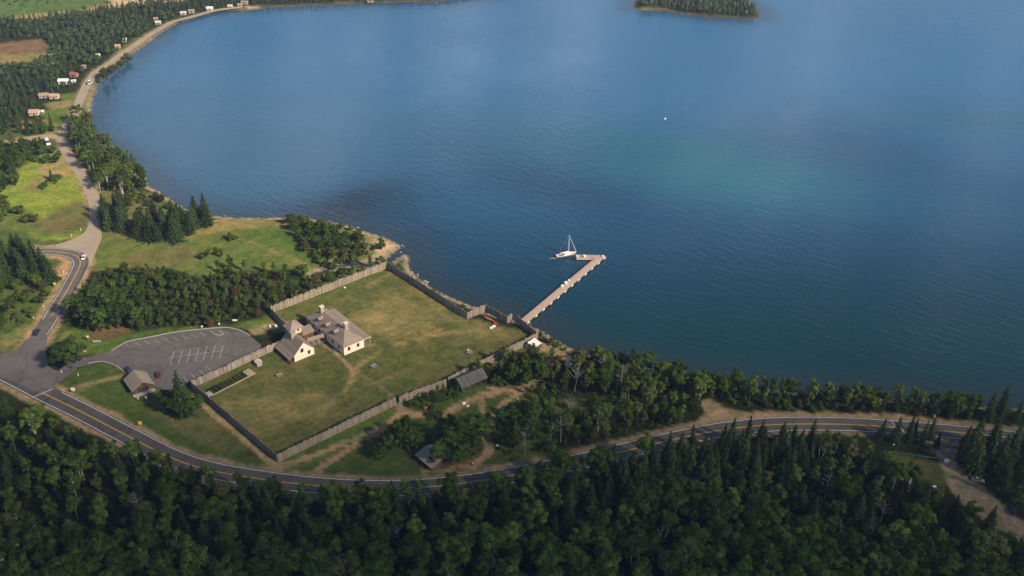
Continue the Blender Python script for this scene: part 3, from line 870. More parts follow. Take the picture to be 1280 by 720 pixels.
mb = MB(); mb.box(-px_ + .05, -.01, -.1, KL, -.1, .3); mb.build('gallery_floor', M['brown_wall'], t)
mb = MB(); mb.box(-px_ + .15, -px_ + .25, .3, KL - .3, .95, 1.1); mb.build('gallery_railing', M['brown_wall'], t)
mb = MB(); mb.box(-.09, -.02, .8, KL - .5, .3, 2.5); mb.build('gallery_shade_panel', M['dark_trim'], t)  # dark sheet standing for the shade inside the open gallery
window(t, 'pane', (KW * .40, 0, 4.1), 'x', 1.15, 1.6, -1)
window(t, 'pane', (KW * .74, 0, 2.0), 'x', 1.0, 1.5, -1)
window(t, 'pane', (KW, KL * .3, 1.9), 'y', 1.0, 1.4, 1)
door(t, (KW, KL * .62, 0), 'y', 1.1, 2.1, 1)
mb = MB(); cx_, cy_ = KW * .42, KL * .62; mb.box(cx_ - 1.0, cx_ + 1.0, cy_ - .9, cy_ + .9, KE, KR + 1.3)
ch = mb.build('chimney', M['stone'], t)
mb = MB(); mb.box(cx_ - 1.15, cx_ + 1.15, cy_ - 1.05, cy_ + 1.05, KR + 1.3, KR + 1.6); mb.build('chimney_cap', M['stone'], ch)
kit_o = fr

# --- the gatehouse tower behind the kitchen: pale front under a pyramid roof
yo = G(368.8, 428); frt = Frame(368.8, 428)
t = frt.root('gatehouse_tower', 'small square gate tower with pale front and grey pyramid roof behind the kitchen', 'tower')
mb = MB(); mb.box(-2.6, 2.6, -2.6, 2.6, -.2, 5.6); mb.build('lower_wall', M['log'], t)
mb = MB(); mb.box(-2.3, 2.3, -2.3, 2.3, 5.6, 8.4); mb.build('upper_wall', M['stucco'], t)
mb = MB()
cs = [(-3.3, -3.3), (3.3, -3.3), (3.3, 3.3), (-3.3, 3.3)]
for i in range(4):
    a, b = cs[i], cs[(i + 1) % 4]; mb.slab(((*a, 8.2), (*b, 8.2), (0, 0, 11.3)), .14)
mb.build('roof', M['shingle'], t)
window(t, 'pane', (.9, -2.3, 7.2), 'x', .7, 1.0, -1)
window(t, 'pane', (2.3, 0, 7.1), 'y', .7, 1.0, 1)

# --- the covered walk from the kitchen to the hall
a = Vector((*G(399, 433, LAND + 3), 0)); b = Vector((*G(411, 424.5, LAND + 3), 0))
k0 = Vector((*(kit_o.o + kit_o.ax * (KW + .2) + kit_o.ay * KL * .62), 0)); h0 = Vector((*(hall_o.o + hall_o.ax * (-.1) + hall_o.ay * GLn * .50), 0))
dv = h0 - k0; ln = dv.length
t = empty('covered_walkway', (k0.x, k0.y, LAND), math.atan2(dv.y, dv.x), 'narrow roofed walkway joining the kitchen to the long white hall', 'walkway')
mb = MB(); mb.slab(((.5, -1.5, 2.7), (ln - .7, -1.5, 2.7), (ln - .7, 0, 3.6), (.5, 0, 3.6)), .12); mb.slab(((.5, 1.5, 2.7), (ln - .7, 1.5, 2.7), (ln - .7, 0, 3.6), (.5, 0, 3.6)), .12); mb.build('roof', M['shingle'], t)
mb = MB(); mb.box(.4, ln - .3, -1.2, 1.2, -.05, .3); mb.build('floor', M['rail'], t)
for k in range(4):
    for s in (-1, 1):
        pm = MB(); x = .7 + k * (ln - 1.6) / 3; pm.box(x - .08, x + .08, s * 1.15 - .08, s * 1.15 + .08, .3, 2.78); pm.build('post', M['pile_pale'], t)
# lean-to roof on the far side of the kitchen
fl = Frame(383, 420)
t = fl.root('lean_to_shed', 'low grey lean-to roof tucked between the kitchen and the long hall', 'shed')
mb = MB(); mb.box(-2, 3.0, -1.4, 2.4, 0, 2.2); mb.build('wall', M['brown_wall'], t)
mb = MB(); mb.slab(((-2.4, -1.8, 2.1), (3.4, -1.8, 2.1), (3.4, 2.8, 3.2), (-2.4, 2.8, 3.2)), .14); mb.build('roof', M['shingle'], t)

# ------------------------------------------------------------------ the palisade
def fence(pa, pb, label, mat='picket', h=3.6, step=.33, gaps=False):
    a, b = G(*pa), G(*pb); d = b - a; ln = float(np.linalg.norm(d))
    t = empty('stockade_fence', (a[0], a[1], LAND), math.atan2(d[1], d[0]), label, 'fence')
    r = random.Random(int(pa[0] * 7 + pa[1])); mb = MB(); n = max(2, int(ln / step))
    for i in range(n):
        x = (i + .5) * ln / n; hh = h * r.uniform(.84, 1.08); wd = .46 * ln / n * (.72 if gaps and i % 4 == 0 else 1); y = r.uniform(-.05, .05)
        x0, x1 = x - wd, x + wd; k = len(mb.v)
        mb.v += [(x0, y - .09, -.1), (x1, y - .09, -.1), (x1, y + .09, -.1), (x0, y + .09, -.1), (x0, y - .09, hh), (x1, y - .09, hh), (x1, y + .09, hh), (x0, y + .09, hh), (x, y, hh + .32)]
        for f in ((0, 1, 5, 4), (1, 2, 6, 5), (2, 3, 7, 6), (3, 0, 4, 7), (4, 5, 8), (5, 6, 8), (6, 7, 8), (7, 4, 8)):
            mb.f.append(tuple(k + q for q in f)); mb.m.append(0)
    mb.build('pickets', M[mat], t)
    for z in (h * .3, h * .78):
        for s in (-1, 1):
            rb = MB(); rb.box(0, ln, s * .15 - .05 + .02 * s, s * .15 + .05 + .02 * s, z - .1, z + .1); rb.build('rail', M['rail'], t)
    return t
fence((240, 485), (344, 437), 'striped pale stockade fence between the parking lot and the kitchen garden', 'picket_pale', 3.3)
fence((344, 437), (352, 434), 'short stockade fence stub joining the parking lot fence to the kitchen', h=3.3)
fence((338, 392), (361, 416), 'short stockade fence running from the back corner to the gate tower')
fence((338, 392), (484, 335), 'stockade fence along the dark thicket on the upper left side of the fort')
fence((484, 335), (584, 399), 'long grey stockade fence facing the lake above the beach')
fence((584, 399), (607, 389), 'short jog of stockade fence stepping out towards the lake')
fence((607, 389), (634, 404), 'stockade fence behind the orange canoe, left of the dock gate')
fence((634, 404), (640, 401), 'short return of stockade fence left of the dock gate')
fence((646, 403), (672, 424.5), 'stockade fence running right from the dock gate to the lake corner')
fence((672, 424.5), (560, 481), 'stockade fence beside the white canvas tent, half hidden by trees')
fence((558, 483), (499, 504), 'stockade fence left of the dark-roofed barn above the dirt path')
fence((495, 506), (347, 578), 'long stockade fence on the road side with streaked pickets')
fence((347, 578), (240, 486), 'stockade fence from the parking lot corner down to the road-side corner')

# ------------------------------------------------------------------ barn, cabins, tents
def barn(px, py, px2_, py2_, depth, label, roof, wall, eh, rh, open_front=False, name='barn', cat='barn', ov=.5):
    a, b = G(px, py), G(px2_, py2_); d = b - a; ln = float(np.linalg.norm(d))
    t = empty(name, (a[0], a[1], LAND), math.atan2(d[1], d[0]), label, cat)
    mb = MB()
    if open_front:
        mb.box(0, ln, depth - .2, depth, -.1, eh); mb.box(0, .2, .6, depth - .2, -.1, eh); mb.box(ln - .2, ln, .6, depth - .2, -.1, eh)
    else:
        mb.box(0, ln, 0, depth, -.2, eh)
    for x in (0.02, ln - .02): mb.quad((x, 0, eh), (x, depth, eh), (x, depth / 2, rh - .1))
    mb.build('wall', M[wall], t)
    k = (rh - eh) / (depth / 2); mb = MB()
    mb.slab(((-ov, -ov, eh - ov * k + .05), (ln + ov, -ov, eh - ov * k + .05), (ln + ov, depth / 2, rh + .05), (-ov, depth / 2, rh + .05)), .15)
    mb.slab(((-ov, depth + ov, eh - ov * k + .05), (ln + ov, depth + ov, eh - ov * k + .05), (ln + ov, depth / 2, rh + .05), (-ov, depth / 2, rh + .05)), .15)
    mb.build('roof', M[roof], t)
    return t, ln
t, ln = barn(578, 491.5, 608, 478.5, 7.0, 'dark-roofed open-fronted barn on the dirt path outside the stockade', 'shingle_dark', 'log', 2.9, 5.2, True)
for k in range(5):
    pm = MB(); x = .3 + k * (ln - .6) / 4; pm.box(x - .12, x + .12, .2, .44, 0, 2.75); pm.build('post', M['log'], t)
mb = MB(); mb.box(ln * .35, ln * .65, 3.4, 3.6, 0, 2.85); mb.build('partition', M['brown_wall'], t)

# the brown visitor cabin by the lot
fr = Frame(168, 493.5, math.atan2(*(G(192, 485) - G(168, 493.5))[::-1]))
t = fr.root('visitor_cabin', 'small brown board cabin with a pale tan roof beside the parking lot', 'cabin')
cw, cl = fr.loc(191, 485.3)[0], 8.5
mb = MB(); mb.box(0, cw, 0, cl, -.2, 2.7)
for y in (.0, cl): mb.quad((0, y, 2.7), (cw, y, 2.7), (cw / 2, y, 4.9))
mb.build('wall', M['brown_wall'], t)
mb = MB(); k = 2.2 / (cw / 2)
mb.slab(((-.9, -.9, 2.75 - .9 * k), (-.9, cl + .5, 2.75 - .9 * k), (cw / 2, cl + .5, 5.0), (cw / 2, -.9, 5.0)), .16)
mb.slab(((cw + .9, -.9, 2.75 - .9 * k), (cw + .9, cl + .5, 2.75 - .9 * k), (cw / 2, cl + .5, 5.0), (cw / 2, -.9, 5.0)), .16)
mb.build('roof', M['shingle_tan'], t)
door(t, (cw * .3, 0, 0), 'x', 1.0, 2.1, -1, 'pane'); door(t, (cw * .72, 0, 0), 'x', 1.0, 2.1, -1, 'pane')
for x in (-.6, cw * .5, cw + .6):
    pm = MB(); pm.box(x - .1, x + .1, -.75, -.55, 0, 2.5); pm.build('post', M['brown_wall'], t)
mb = MB(); mb.box(cw + 1.1, cw + 1.25, 1.5, 6.5, 0, 1.9); mb.build('screen_fence', M['brown_wall'], t)
mb = MB(); mb.box(-.5, cw + .5, -2.2, -.05, -.02, .12); mb.build('step_slab', M['concrete'], t)

# low pale-roofed ranger building below the trees
t, ln = barn(522, 574, 540, 589, 8.5, 'low shed with a broad weathered pale roof under trees near the road', 'shingle_tan', 'log', 2.2, 3.5, name='pale_roofed_shed', cat='shed', ov=.7)
door(t, (ln * .6, 0, 0), 'x', 1.1, 2.0, -1, 'pane'); window(t, 'pane', (ln * .25, 0, 1.3), 'x', .9, .9, -1)

# the white wedge tent by the stockade
fr = Frame(664, 438, math.atan2(*(G(675, 431) - G(664, 438))[::-1]))
t = fr.root('canvas_tent', 'white canvas ridge tent beside the lake corner of the stockade', 'tent')
mb = MB(); L_ = 4.6
for s in (-1, 1): mb.slab(((0, 2 + s * 2, .05), (L_, 2 + s * 2, .05), (L_, 2, 3.2), (0, 2, 3.2)), .03)
mb.build('canvas', M['canvas'], t)
mb = MB(); mb.quad((L_ - .05, .1, .05), (L_ - .05, 3.9, .05), (L_ - .05, 2, 3.1)); mb.quad((.05, 3.9, .05), (.05, .1, .05), (.05, 2, 3.1)); mb.build('end_flap', M['canvas'], t)
mb = MB(); mb.tube((-.3, 2, 3.24), (L_ + .3, 2, 3.24), .06, .06); mb.build('ridge_pole', M['pile'], t)
mb = MB(); mb.slab(((-.2, -1.8, 2.2), (L_, -1.8, 2.2), (L_, 1.4, 2.9), (-.2, 1.4, 2.9)), .03); mb.build('awning', M['canvas'], t)
for x in (0, L_ - .2):
    pm = MB(); pm.tube((x, -1.7, 0), (x, -1.7, 2.25), .05, .05); pm.build('awning_pole', M['pile'], t)

p = g3(712, 455.5)
t = empty('tipi', (p.x, p.y, LAND), 0, 'small pale cone tent at the edge of the shoreline trees', 'tent')
mb = MB(); n = 12
for i in range(n):
    a, b = 2 * math.pi * i / n, 2 * math.pi * (i + 1) / n
    mb.quad((2.0 * math.cos(a), 2.0 * math.sin(a), 0), (2.0 * math.cos(b), 2.0 * math.sin(b), 0), (.15 * math.cos(b), .15 * math.sin(b), 4.4), (.15 * math.cos(a), .15 * math.sin(a), 4.4))
mb.build('canvas', M['canvas'], t)
for i in range(5):
    pm = MB(); a = 1.3 * i; pm.tube((.2 * math.cos(a), .2 * math.sin(a), 4.2), (-.35 * math.cos(a), -.35 * math.sin(a), 5.1), .05, .04, 5); pm.build('pole', M['pile'], t)

# ------------------------------------------------------------------ dock and boats
a, b = G(652, 403.5, 1.5), G(752.5, 319.5, 1.5); d = b - a; ln = float(np.linalg.norm(d)); e = G(720.5, 319, 1.5)
t = empty('dock', (a[0], a[1], 0), math.atan2(d[1], d[0]), 'long plank dock running out from the stockade gate with an L-shaped end', 'dock')
ang = math.atan2(d[1], d[0]); ca, sa = math.cos(-ang), math.sin(-ang)
el = ((e - a)[0] * ca - (e - a)[1] * sa, (e - a)[0] * sa + (e - a)[1] * ca)
HW = 1.75
mb = MB(); mb.box(-2.0, ln, -HW, HW, 1.28, 1.5); deck = mb.build('deck', M['plank'], t)
# the arm turns back to the left from the outer end
av = Vector((el[0] - ln, el[1])); al = av.length; av.normalize()

mb = MB(); an = Vector((-av.y, av.x)); 
c0 = Vector((ln - 1.2, 0)) + av * 1.6
pts = [c0 - an * 1.6, c0 + an * 1.6, c0 + an * 1.6 + av * (al - 2.0), c0 - an * 1.6 + av * (al - 2.0)]
mb.prism([(q.x, q.y) for q in pts] if (pts[1]-pts[0]).cross(pts[2]-pts[1]) > 0 else [(q.x, q.y) for q in pts[::-1]], 1.25, 1.504)
mb.build('arm_deck', M['plank'], t)
mb = MB()
for s in (-1, 1): mb.box(-1.5, ln, s * (HW - .15) - .12, s * (HW - .15) + .12, .95, 1.27)
mb.build('stringer', M['pile'], t)
mb = MB(); q = [c0 + an * s * 1.5 for s in (-1, 1)]
for s in (-1, 1):
    p0 = c0 + an * s * 1.45; p1 = p0 + av * (al - 2.2); mid = (p0 + p1) / 2
    mb.obox((mid.x, mid.y), (av.x, av.y), (p1 - p0).length / 2, .12, .5, 1.24)
mb.build('arm_beam', M['pile_pale'], t)
for k in range(17):
    x = 1 + k * (ln - 1.6) / 16
    for s in (-1, 1):
        pm = MB(); pm.tube((x, s * (HW - .2), -3), (x, s * (HW - .2), 1.1), .2, .18, 7); pm.build('pile', M['pile'], t)
for k in range(4):
    for s in (-1, 1):
        q = c0 + av * (.6 + k * (al - 3.2) / 3) + an * s * 1.35
        pm = MB(); pm.tube((q.x, q.y, -3), (q.x, q.y, 1.1), .2, .18, 7); pm.build('pile', M['pile'], t)
for k in range(12):
    x = 2.5 + k * (ln - 3.4) / 11; pm = MB(); pm.box(x - .9, x + .9, -HW - .38, -HW - .02, .75, 1.62); pm.build('fender', M['pile_pale'], t)
dock = t
def on_dock(x, y): return Vector((a[0] + x * math.cos(ang) - y * math.sin(ang), a[1] + x * math.sin(ang) + y * math.cos(ang), 1.506))
def along(px, py):
    q = G(px, py, 1.5) - a; return float(q[0] * math.cos(ang) + q[1] * math.sin(ang))
_arm = lambda f: c0 + av * (al * f) + an * .5
DB = [(along(697, 356.5), HW - .7, 'white dock box on the left edge, nearest the shore of three'), (along(702, 353), HW - .75, 'white dock box on the left edge, middle one of three'), (along(706, 349.5), HW - .65, 'white dock box on the left edge, farthest from shore of three'),
      (*_arm(.52), 'tall white dock box on the arm of the dock'), (*_arm(.80), 'small white dock box on the arm nearest the sailboat'), (ln - .9, -HW + .8, 'white dock box at the outer corner of the dock')]
for i, (bx_, by_, lab) in enumerate(DB):
    p = on_dock(bx_, by_); s = (1.0, 1.2, .8, 1.05, .75, .9)[i]
    t = empty('dock_box', p, ang, lab, 'dock box', 'white boxes on the dock')
    mb = MB(); mb.box(-.6 * s, .6 * s, -.42 * s, .42 * s, .003, .72 * s); mb.build('body', M['white'], t, bevel=.04)
    mb = MB(); mb.box(-.65 * s, .65 * s, -.47 * s, .47 * s, .73 * s, .84 * s); mb.build('lid', M['white'], t, bevel=.03)

# sailboat: hull lofted from stations
a, b = G(695.8, 321.6, .4), G(720.2, 316.2, .6); d = b - a; BL = float(np.linalg.norm(d)); ang = math.atan2(d[1], d[0])
t = empty('sailboat', (a[0], a[1], 0), ang, 'cream white sailboat with bare mast moored at the end of the dock', 'sailboat')
ns, nsec = 15, 8
mb = MB(); BW = BL * .155
def half(u): return BW * (math.sin(math.pi * min(1, (u * .80 + .20))) ** .72 if u < 1 else 0.0)
def sheer(u): return 1.0 + .45 * u * u + .1 * (1 - u) ** 2
rings = []
for i in range(ns):
    u = i / (ns - 1); x = u * BL; hb = max(.02, half(u)) if u < .999 else .02; sh = sheer(u); keel = -.35 + .75 * max(0, u - .8) / .2 * 1.4 + .25 * max(0, .15 - u) / .15
    ring = []
    for j in range(nsec + 1):
        th = math.pi * j / nsec; y = -math.cos(th) * hb; z = keel + (sh - keel) * abs(math.cos(th)) ** .8
        n = len(mb.v); mb.v.append((x, y, z)); ring.append(n)
    rings.append(ring)
for i in range(ns - 1):
    for j in range(nsec):
        mb.f.append((rings[i][j], rings[i + 1][j], rings[i + 1][j + 1], rings[i][j + 1])); mb.m.append(0)
mb.f.append(tuple(rings[0])); mb.m.append(0)
mb.build('hull', M['cream'], t, smooth=False)
mb = MB()
for i in range(ns - 1):
    u0, u1 = i / (ns - 1), (i + 1) / (ns - 1); h0_, h1_ = max(.02, half(u0)) * .97, max(.02, half(u1)) * .97
    mb.quad((u0 * BL, -h0_, sheer(u0) - .06), (u1 * BL, -h1_, sheer(u1) - .06), (u1 * BL, h1_, sheer(u1) - .06), (u0 * BL, h0_, sheer(u0) - .06))
mb.build('deck', M['cream'], t)
mb = MB()
for i in range(ns - 1):
    u0, u1 = i / (ns - 1), (i + 1) / (ns - 1)
    for s in (-1, 1):
        mb.tube((u0 * BL, s * max(.02, half(u0)), sheer(u0) + .03), (u1 * BL, s * max(.02, half(u1)), sheer(u1) + .03), .045, .045, 5)
mb.build('toe_rail', M['red'], t)
mb = MB()
prof = [(.36, .3), (.42, .62), (.68, .58), (.76, .2)]
for (u0, z0), (u1, z1) in zip(prof[:-1], prof[1:]):
    mb.quad((u0*BL, -BW*.55, sheer(u0)+z0), (u1*BL, -BW*.45, sheer(u1)+z1), (u1*BL, BW*.45, sheer(u1)+z1), (u0*BL, BW*.55, sheer(u0)+z0))
    for s in (-1, 1): mb.quad((u0*BL, s*BW*.55, sheer(u0)-.05), (u1*BL, s*BW*.45, sheer(u1)-.05), (u1*BL, s*BW*.45, sheer(u1)+z1), (u0*BL, s*BW*.55, sheer(u0)+z0))
mb.quad((.36*BL, -BW*.55, sheer(.36)-.05), (.36*BL, BW*.55, sheer(.36)-.05), (.36*BL, BW*.55, sheer(.36)+.3), (.36*BL, -BW*.55, sheer(.36)+.3))
mb.build('cabin', M['white'], t)
mb = MB(); mb.box(.10*BL, .33*BL, -BW*.42, BW*.42, sheer(.2)-.055, sheer(.2)-.03); mb.build('cockpit', M['pile'], t)
MH = 11.6; mx = .60 * BL
mb = MB(); mb.tube((mx, 0, 1.2), (mx - .1, 0, MH), .13, .10, 8); mast = mb.build('mast', M['white'], t)
mb = MB(); mb.tube((mx - .02, -.9, 6.3), (mx - .02, .9, 6.3), .05, .05, 5); mb.build('spreader', M['metal'], mast)
mb = MB(); mb.ball((mx + .02, 0, 6.6), .28, 8, 6); mb.build('radar_dome', M['white'], mast)
mb = MB(); mb.tube((mx - .1, 0, 2.3), (.18 * BL, 0, 2.25), .11, .10, 6); mb.build('boom', M['white'], t)
mb = MB(); mb.tube((mx - .3, 0, 2.5), (.2 * BL, 0, 2.42), .16, .13, 6); mb.build('furled_mainsail', M['canvas'], t)
mb = MB(); mb.tube((.985 * BL, 0, 1.6), (mx - .05, 0, MH - .4), .11, .05, 6); mb.build('furled_jib', M['white'], t)
mb = MB(); mb.tube((.02 * BL, 0, 1.2), (mx - .1, 0, MH), .03, .03, 4); mb.build('backstay', M['metal'], t)
for s in (-1, 1):
    mb = MB(); mb.tube((mx - .3, s * BW * .95, 1.2), (mx - .06, 0, MH - .3), .03, .03, 4); mb.build('shroud', M['metal'], t)

def small_boat(name, px, py, ang, L_, Bm, h, mat, label, cat, z=0.0, inner='pile'):
    p = G(px, py, z)
    t = empty(name, (p[0], p[1], z), ang, label, cat)
    for nm, sc, dz, mm in (('hull', 1.0, 0, mat), ('interior', .86, .06, inner)):
        mb = MB(); rs = []
        for i in range(11):
            u = i / 10 * 2 - 1; hb = Bm / 2 * max(.02, (1 - abs(u) ** 2.2)) * sc; ring = []
            for j in range(6):
                th = math.pi * j / 5; ring.append(len(mb.v)); mb.v.append((u * L_ / 2 * sc, -math.cos(th) * hb, dz + h * (abs(math.cos(th)) ** .7) + .15 * u * u * h))
            rs.append(ring)
        for i in range(10):
            for j in range(5): mb.f.append((rs[i][j], rs[i + 1][j], rs[i + 1][j + 1], rs[i][j + 1])); mb.m.append(0)
        mb.build(nm, M[mm], t)
    for u in (-.4, .05, .45):
        mb = MB(); mb.box(u * L_ / 2 - .12, u * L_ / 2 + .12, -Bm * .34, Bm * .34, h * .72, h * .8); mb.build('thwart', M['plank'], t)
    return t
small_boat('dinghy', 691, 324, .35, 3.2, 1.3, .5, 'white', 'small white dinghy trailing behind the sailboat', 'dinghy')
c1, c2 = G(603, 396), G(621, 404); cang = math.atan2(*(c2 - c1)[::-1]); cl_ = float(np.linalg.norm(c2 - c1))
small_boat('birchbark_canoe', 612, 400.5, cang, cl_ * 1.05, 1.35, .65, 'orange', 'long orange bark canoe lying inside the fence by the dock gate', 'canoe', LAND + .02, 'orange')
small_boat('birchbark_canoe', 620, 405.5, cang - .06, cl_ * .55, 1.1, .5, 'red', 'short reddish canoe lying beside the long orange canoe', 'canoe', LAND + .02, 'red')
p = G(831, 149, 0)
t = empty('mooring_buoy', (p[0], p[1], 0), 0, 'tiny white mooring buoy alone on the open lake', 'buoy')
mb = MB(); mb.ball((0, 0, .35), .75, 10, 8, 1, 1, .8); mb.build('float', M['white'], t, smooth=True)
mb = MB(); mb.tube((0, 0, .9), (0, 0, 1.5), .08, .08); mb.build('ring_post', M['metal'], t)
# ------------------------------------------------------------------ vehicles
def car(px, py, ang, paint, label, cat='car', L_=4.5, wd=1.8, h=1.45, kind='sedan', z=LAND + .08, name='parked_car'):
    p = G(px, py, z); t = empty(name, (p[0], p[1], z), ang, label, cat)
    # the body profile runs from the tail (-x) to the nose (+x)
    if kind == 'van': low = [(-.5, .35), (-.5, .62), (.30, .64), (.46, .56), (.5, .40), (.5, .25), (-.5, .25)]; cab = [(-.49, .60), (-.47, 1.0), (.20, 1.0), (.34, .62)]
    elif kind == 'suv': low = [(-.5, .35), (-.49, .62), (.18, .64), (.44, .60), (.5, .50), (.5, .25), (-.5, .25)]; cab = [(-.48, .60), (-.43, 1.0), (.08, 1.0), (.22, .63)]
    else: low = [(-.5, .40), (-.48, .62), (-.3, .66), (.20, .66), (.44, .57), (.5, .46), (.5, .24), (-.5, .24)]; cab = [(-.38, .63), (-.24, .98), (.06, 1.0), (.24, .65)]
    def extr(pr, w0, w1, zsplit):
        mb = MB(); n = len(pr)
        for s in (-1, 1):
            for x, zz in pr: mb.v.append((x * L_, s * (w1 if zz > zsplit else w0), zz * h))
        for i in range(n):
            j = (i + 1) % n; mb.f.append((i, j, n + j, n + i)); mb.m.append(0)
        mb.f.append(tuple(reversed(range(n)))); mb.m.append(0); mb.f.append(tuple(range(n, 2 * n))); mb.m.append(0)
        return mb
    extr(low, wd / 2, wd / 2 - .03, .5).build('body', M[paint], t, bevel=.06)
    extr(cab, wd / 2 - .06, wd / 2 - .24, .8).build('windows', M['pane'], t, bevel=.03)
    mb = MB(); x0, x1 = cab[1][0] * L_ + .05, cab[2][0] * L_ - .05; mb.box(x0, x1, -wd / 2 + .2, wd / 2 - .2, h * cab[1][1] + .003, h + .05); mb.build('roof', M[paint], t, bevel=.02)
    for x in (-.31 * L_, .31 * L_):
        for s in (-1, 1):
            mb = MB(); mb.tube((x, s * (wd / 2 - .2), .32), (x, s * (wd / 2 + .02), .32), .32, .32, 14); wh = mb.build('wheel', M['tyre'], t)
            mb = MB(); mb.tube((x, s * (wd / 2 + .022), .32), (x, s * (wd / 2 + .04), .32), .19, .18, 10); mb.build('rim', M['chrome'], wh)
    for s in (-1, 1):
        mb = MB(); mb.box(.5 * L_ - .05, .5 * L_ + .02, s * wd * .36 - .16, s * wd * .36 + .16, h * .36, h * .45); mb.build('headlight', M['chrome'], t)
        mb = MB(); mb.box(-.5 * L_ - .02, -.5 * L_ + .04, s * wd * .38 - .14, s * wd * .38 + .14, h * .44, h * .58); mb.build('tail_lamp', M['tail'], t)
    return t
def heading(a, b): d = G(*b) - G(*a); return math.atan2(d[1], d[0])
car(160.3, 463.5, heading((164, 468), (155, 457)), 'blue_car', 'dark blue estate car parked at the corner of the lot near the cabin', kind='suv', L_=4.7)
car(198.2, 469.5, heading((198.5, 473), (197.5, 463)), 'maroon_car', 'dark maroon car with red tail lamps parked behind the cabin', kind='sedan', h=1.5)
car(46.2, 416.5, heading((52, 405), (44, 419)), 'black_car', 'dark blue car waiting at the stop line where the side road meets the junction', kind='sedan', name='moving_car')
car(105, 322.5, heading((102, 329), (106, 318)), 'white_car', 'white car driving round the bend by the gravel turning', kind='sedan', name='moving_car')
car(60, 180, heading((57, 174), (63, 187)), 'white_car', 'long white van parked beside the far end of the tan road', 'van', L_=7.5, wd=2.3, h=2.7, kind='van', name='parked_van')
car(1171.5, 614, heading((1174, 617), (1168, 610)), 'white_car', 'white car parked at the wood edge above the dirt driveway', kind='sedan')
car(1222, 601, heading((1218, 601), (1228, 603)), 'grey_car', 'grey car parked in the dark below the roadside spruces', L_=4.3, kind='sedan')
car(1266, 640, heading((1266, 646), (1268, 632)), 'black_car', 'dark car parked in the shade at the bottom of the driveway', kind='suv')
car(113, 105, heading((110, 110), (118, 98)), 'white_car', 'white camper parked by the shore road near the lake', 'camper', L_=5.2, wd=2.2, h=2.6, kind='van', name='parked_camper')

# ------------------------------------------------------------------ houses along the far shore
def house(px, py, wd, dp, eh, rh, wall, roof, yaw, label, cat='house', name='house'):
    p = G(px, py); t = empty(name, (p[0], p[1], LAND), yaw, label, cat, None)
    mb = MB(); mb.box(-wd/2, wd/2, -dp/2, dp/2, -.2, eh)
    for x in (-wd/2 + .01, wd/2 - .01): mb.quad((x, -dp/2, eh), (x, dp/2, eh), (x, 0, rh - .1))
    mb.build('wall', M[wall], t)
    mb = MB(); k = (rh - eh) / (dp / 2)
    for s in (-1, 1): mb.slab(((-wd/2 - .4, s * (dp/2 + .4), eh - .4 * k + .06), (wd/2 + .4, s * (dp/2 + .4), eh - .4 * k + .06), (wd/2 + .4, 0, rh + .06), (-wd/2 - .4, 0, rh + .06)), .14)
    mb.build('roof', M[roof], t)
    for x in (-.3, .3): window(t, 'pane', (x * wd, -dp/2, eh * .55), 'x', 1.0, 1.1, -1, frame='white')
    window(t, 'pane', (wd/2, 0, eh * .55), 'y', 1.0, 1.1, 1, frame='white')
    door(t, (0, -dp/2, 0), 'x', 1.0, 2.0, -1)
    return t
HS = [(43.5, 143, 9, 7, 3.0, 5.2, 'stucco', 'pink_roof', .15, 'house with a pinkish tan roof on the lawn, closest far-shore house'),
      (52, 141, 5, 3, 2.2, 2.9, 'white', 'white', .15, 'low white trailer beside the tan-roofed house'),
      (55.5, 121.5, 9, 6, 3.0, 4.8, 'pale_wall', 'shingle_tan', .2, 'peach house half sunk in trees, left of the orange one'),
      (68.5, 122.5, 9, 6, 3.0, 4.8, 'stucco', 'pink_roof', .1, 'orange-tan house right of the peach house'),
      (80, 104, 10, 6.5, 3.2, 5.0, 'white', 'white', .1, 'bright white house against the dark trees'),
      (92.5, 103, 4, 3, 2.2, 3.0, 'white', 'white', .4, 'small white shed right of the bright white house'),
      (93, 95.5, 8, 6, 3.0, 5.0, 'red_roof', 'red_roof', -.2, 'red house at the wood edge above the white house'),
      (147.5, 59.5, 7, 6, 3.0, 5.0, 'stucco', 'pink_roof', .2, 'pink cabin by the sandy clearing on the far shore'),
      (155.5, 52, 6.5, 6, 3.2, 5.2, 'stucco', 'white', .3, 'small white house just above the pink cabin'),
      (198, 30, 8, 6, 3.0, 5.0, 'pale_wall', 'pale_wall', .3, 'white house on the far shore where the beach narrows'),
      (195, 25, 6, 5, 2.6, 4.4, 'stucco', 'shingle_tan', .3, 'pale tan house peeping from trees on the far shore'),
      (229.5, 18, 9, 6, 3.0, 5.0, 'pale_wall', 'pale_wall', .2, 'white house, left of two close together at the bay head'),
      (239.5, 15.5, 9, 7, 3.0, 5.2, 'pale_wall', 'shingle', .2, 'white house, right of two close together at the bay head'),
      (262.5, 12, 10, 7, 3.0, 5.0, 'white', 'white', .1, 'white house standing alone at the bay head'),
      (288, 9.5, 7, 6, 3.0, 5.0, 'pale_wall', 'pale_wall', .1, 'white house beside the pale beach of the far shore'),
      (306, 4.5, 11, 7, 3.0, 5.0, 'stucco', 'shingle', .1, 'grey-roofed house in trees at the top of the bay'),
      (300, 8, 7, 6, 3, 5, 'stucco', 'shingle_tan', .2, 'tan cottage just behind the pale far beach'),
      (463, 2, 10, 7, 3.0, 5.0, 'stucco', 'red_roof', .1, 'reddish house on the far right end of the top shore'),
      (123, 71, 4, 3, 2.4, 3.4, 'white', 'white', .3, 'tiny white hut at the wood edge beside the shore road'),
      (105, 85, 4.5, 3.5, 2.4, 3.6, 'stucco', 'shingle', .3, 'tiny grey hut left of the shore road')]
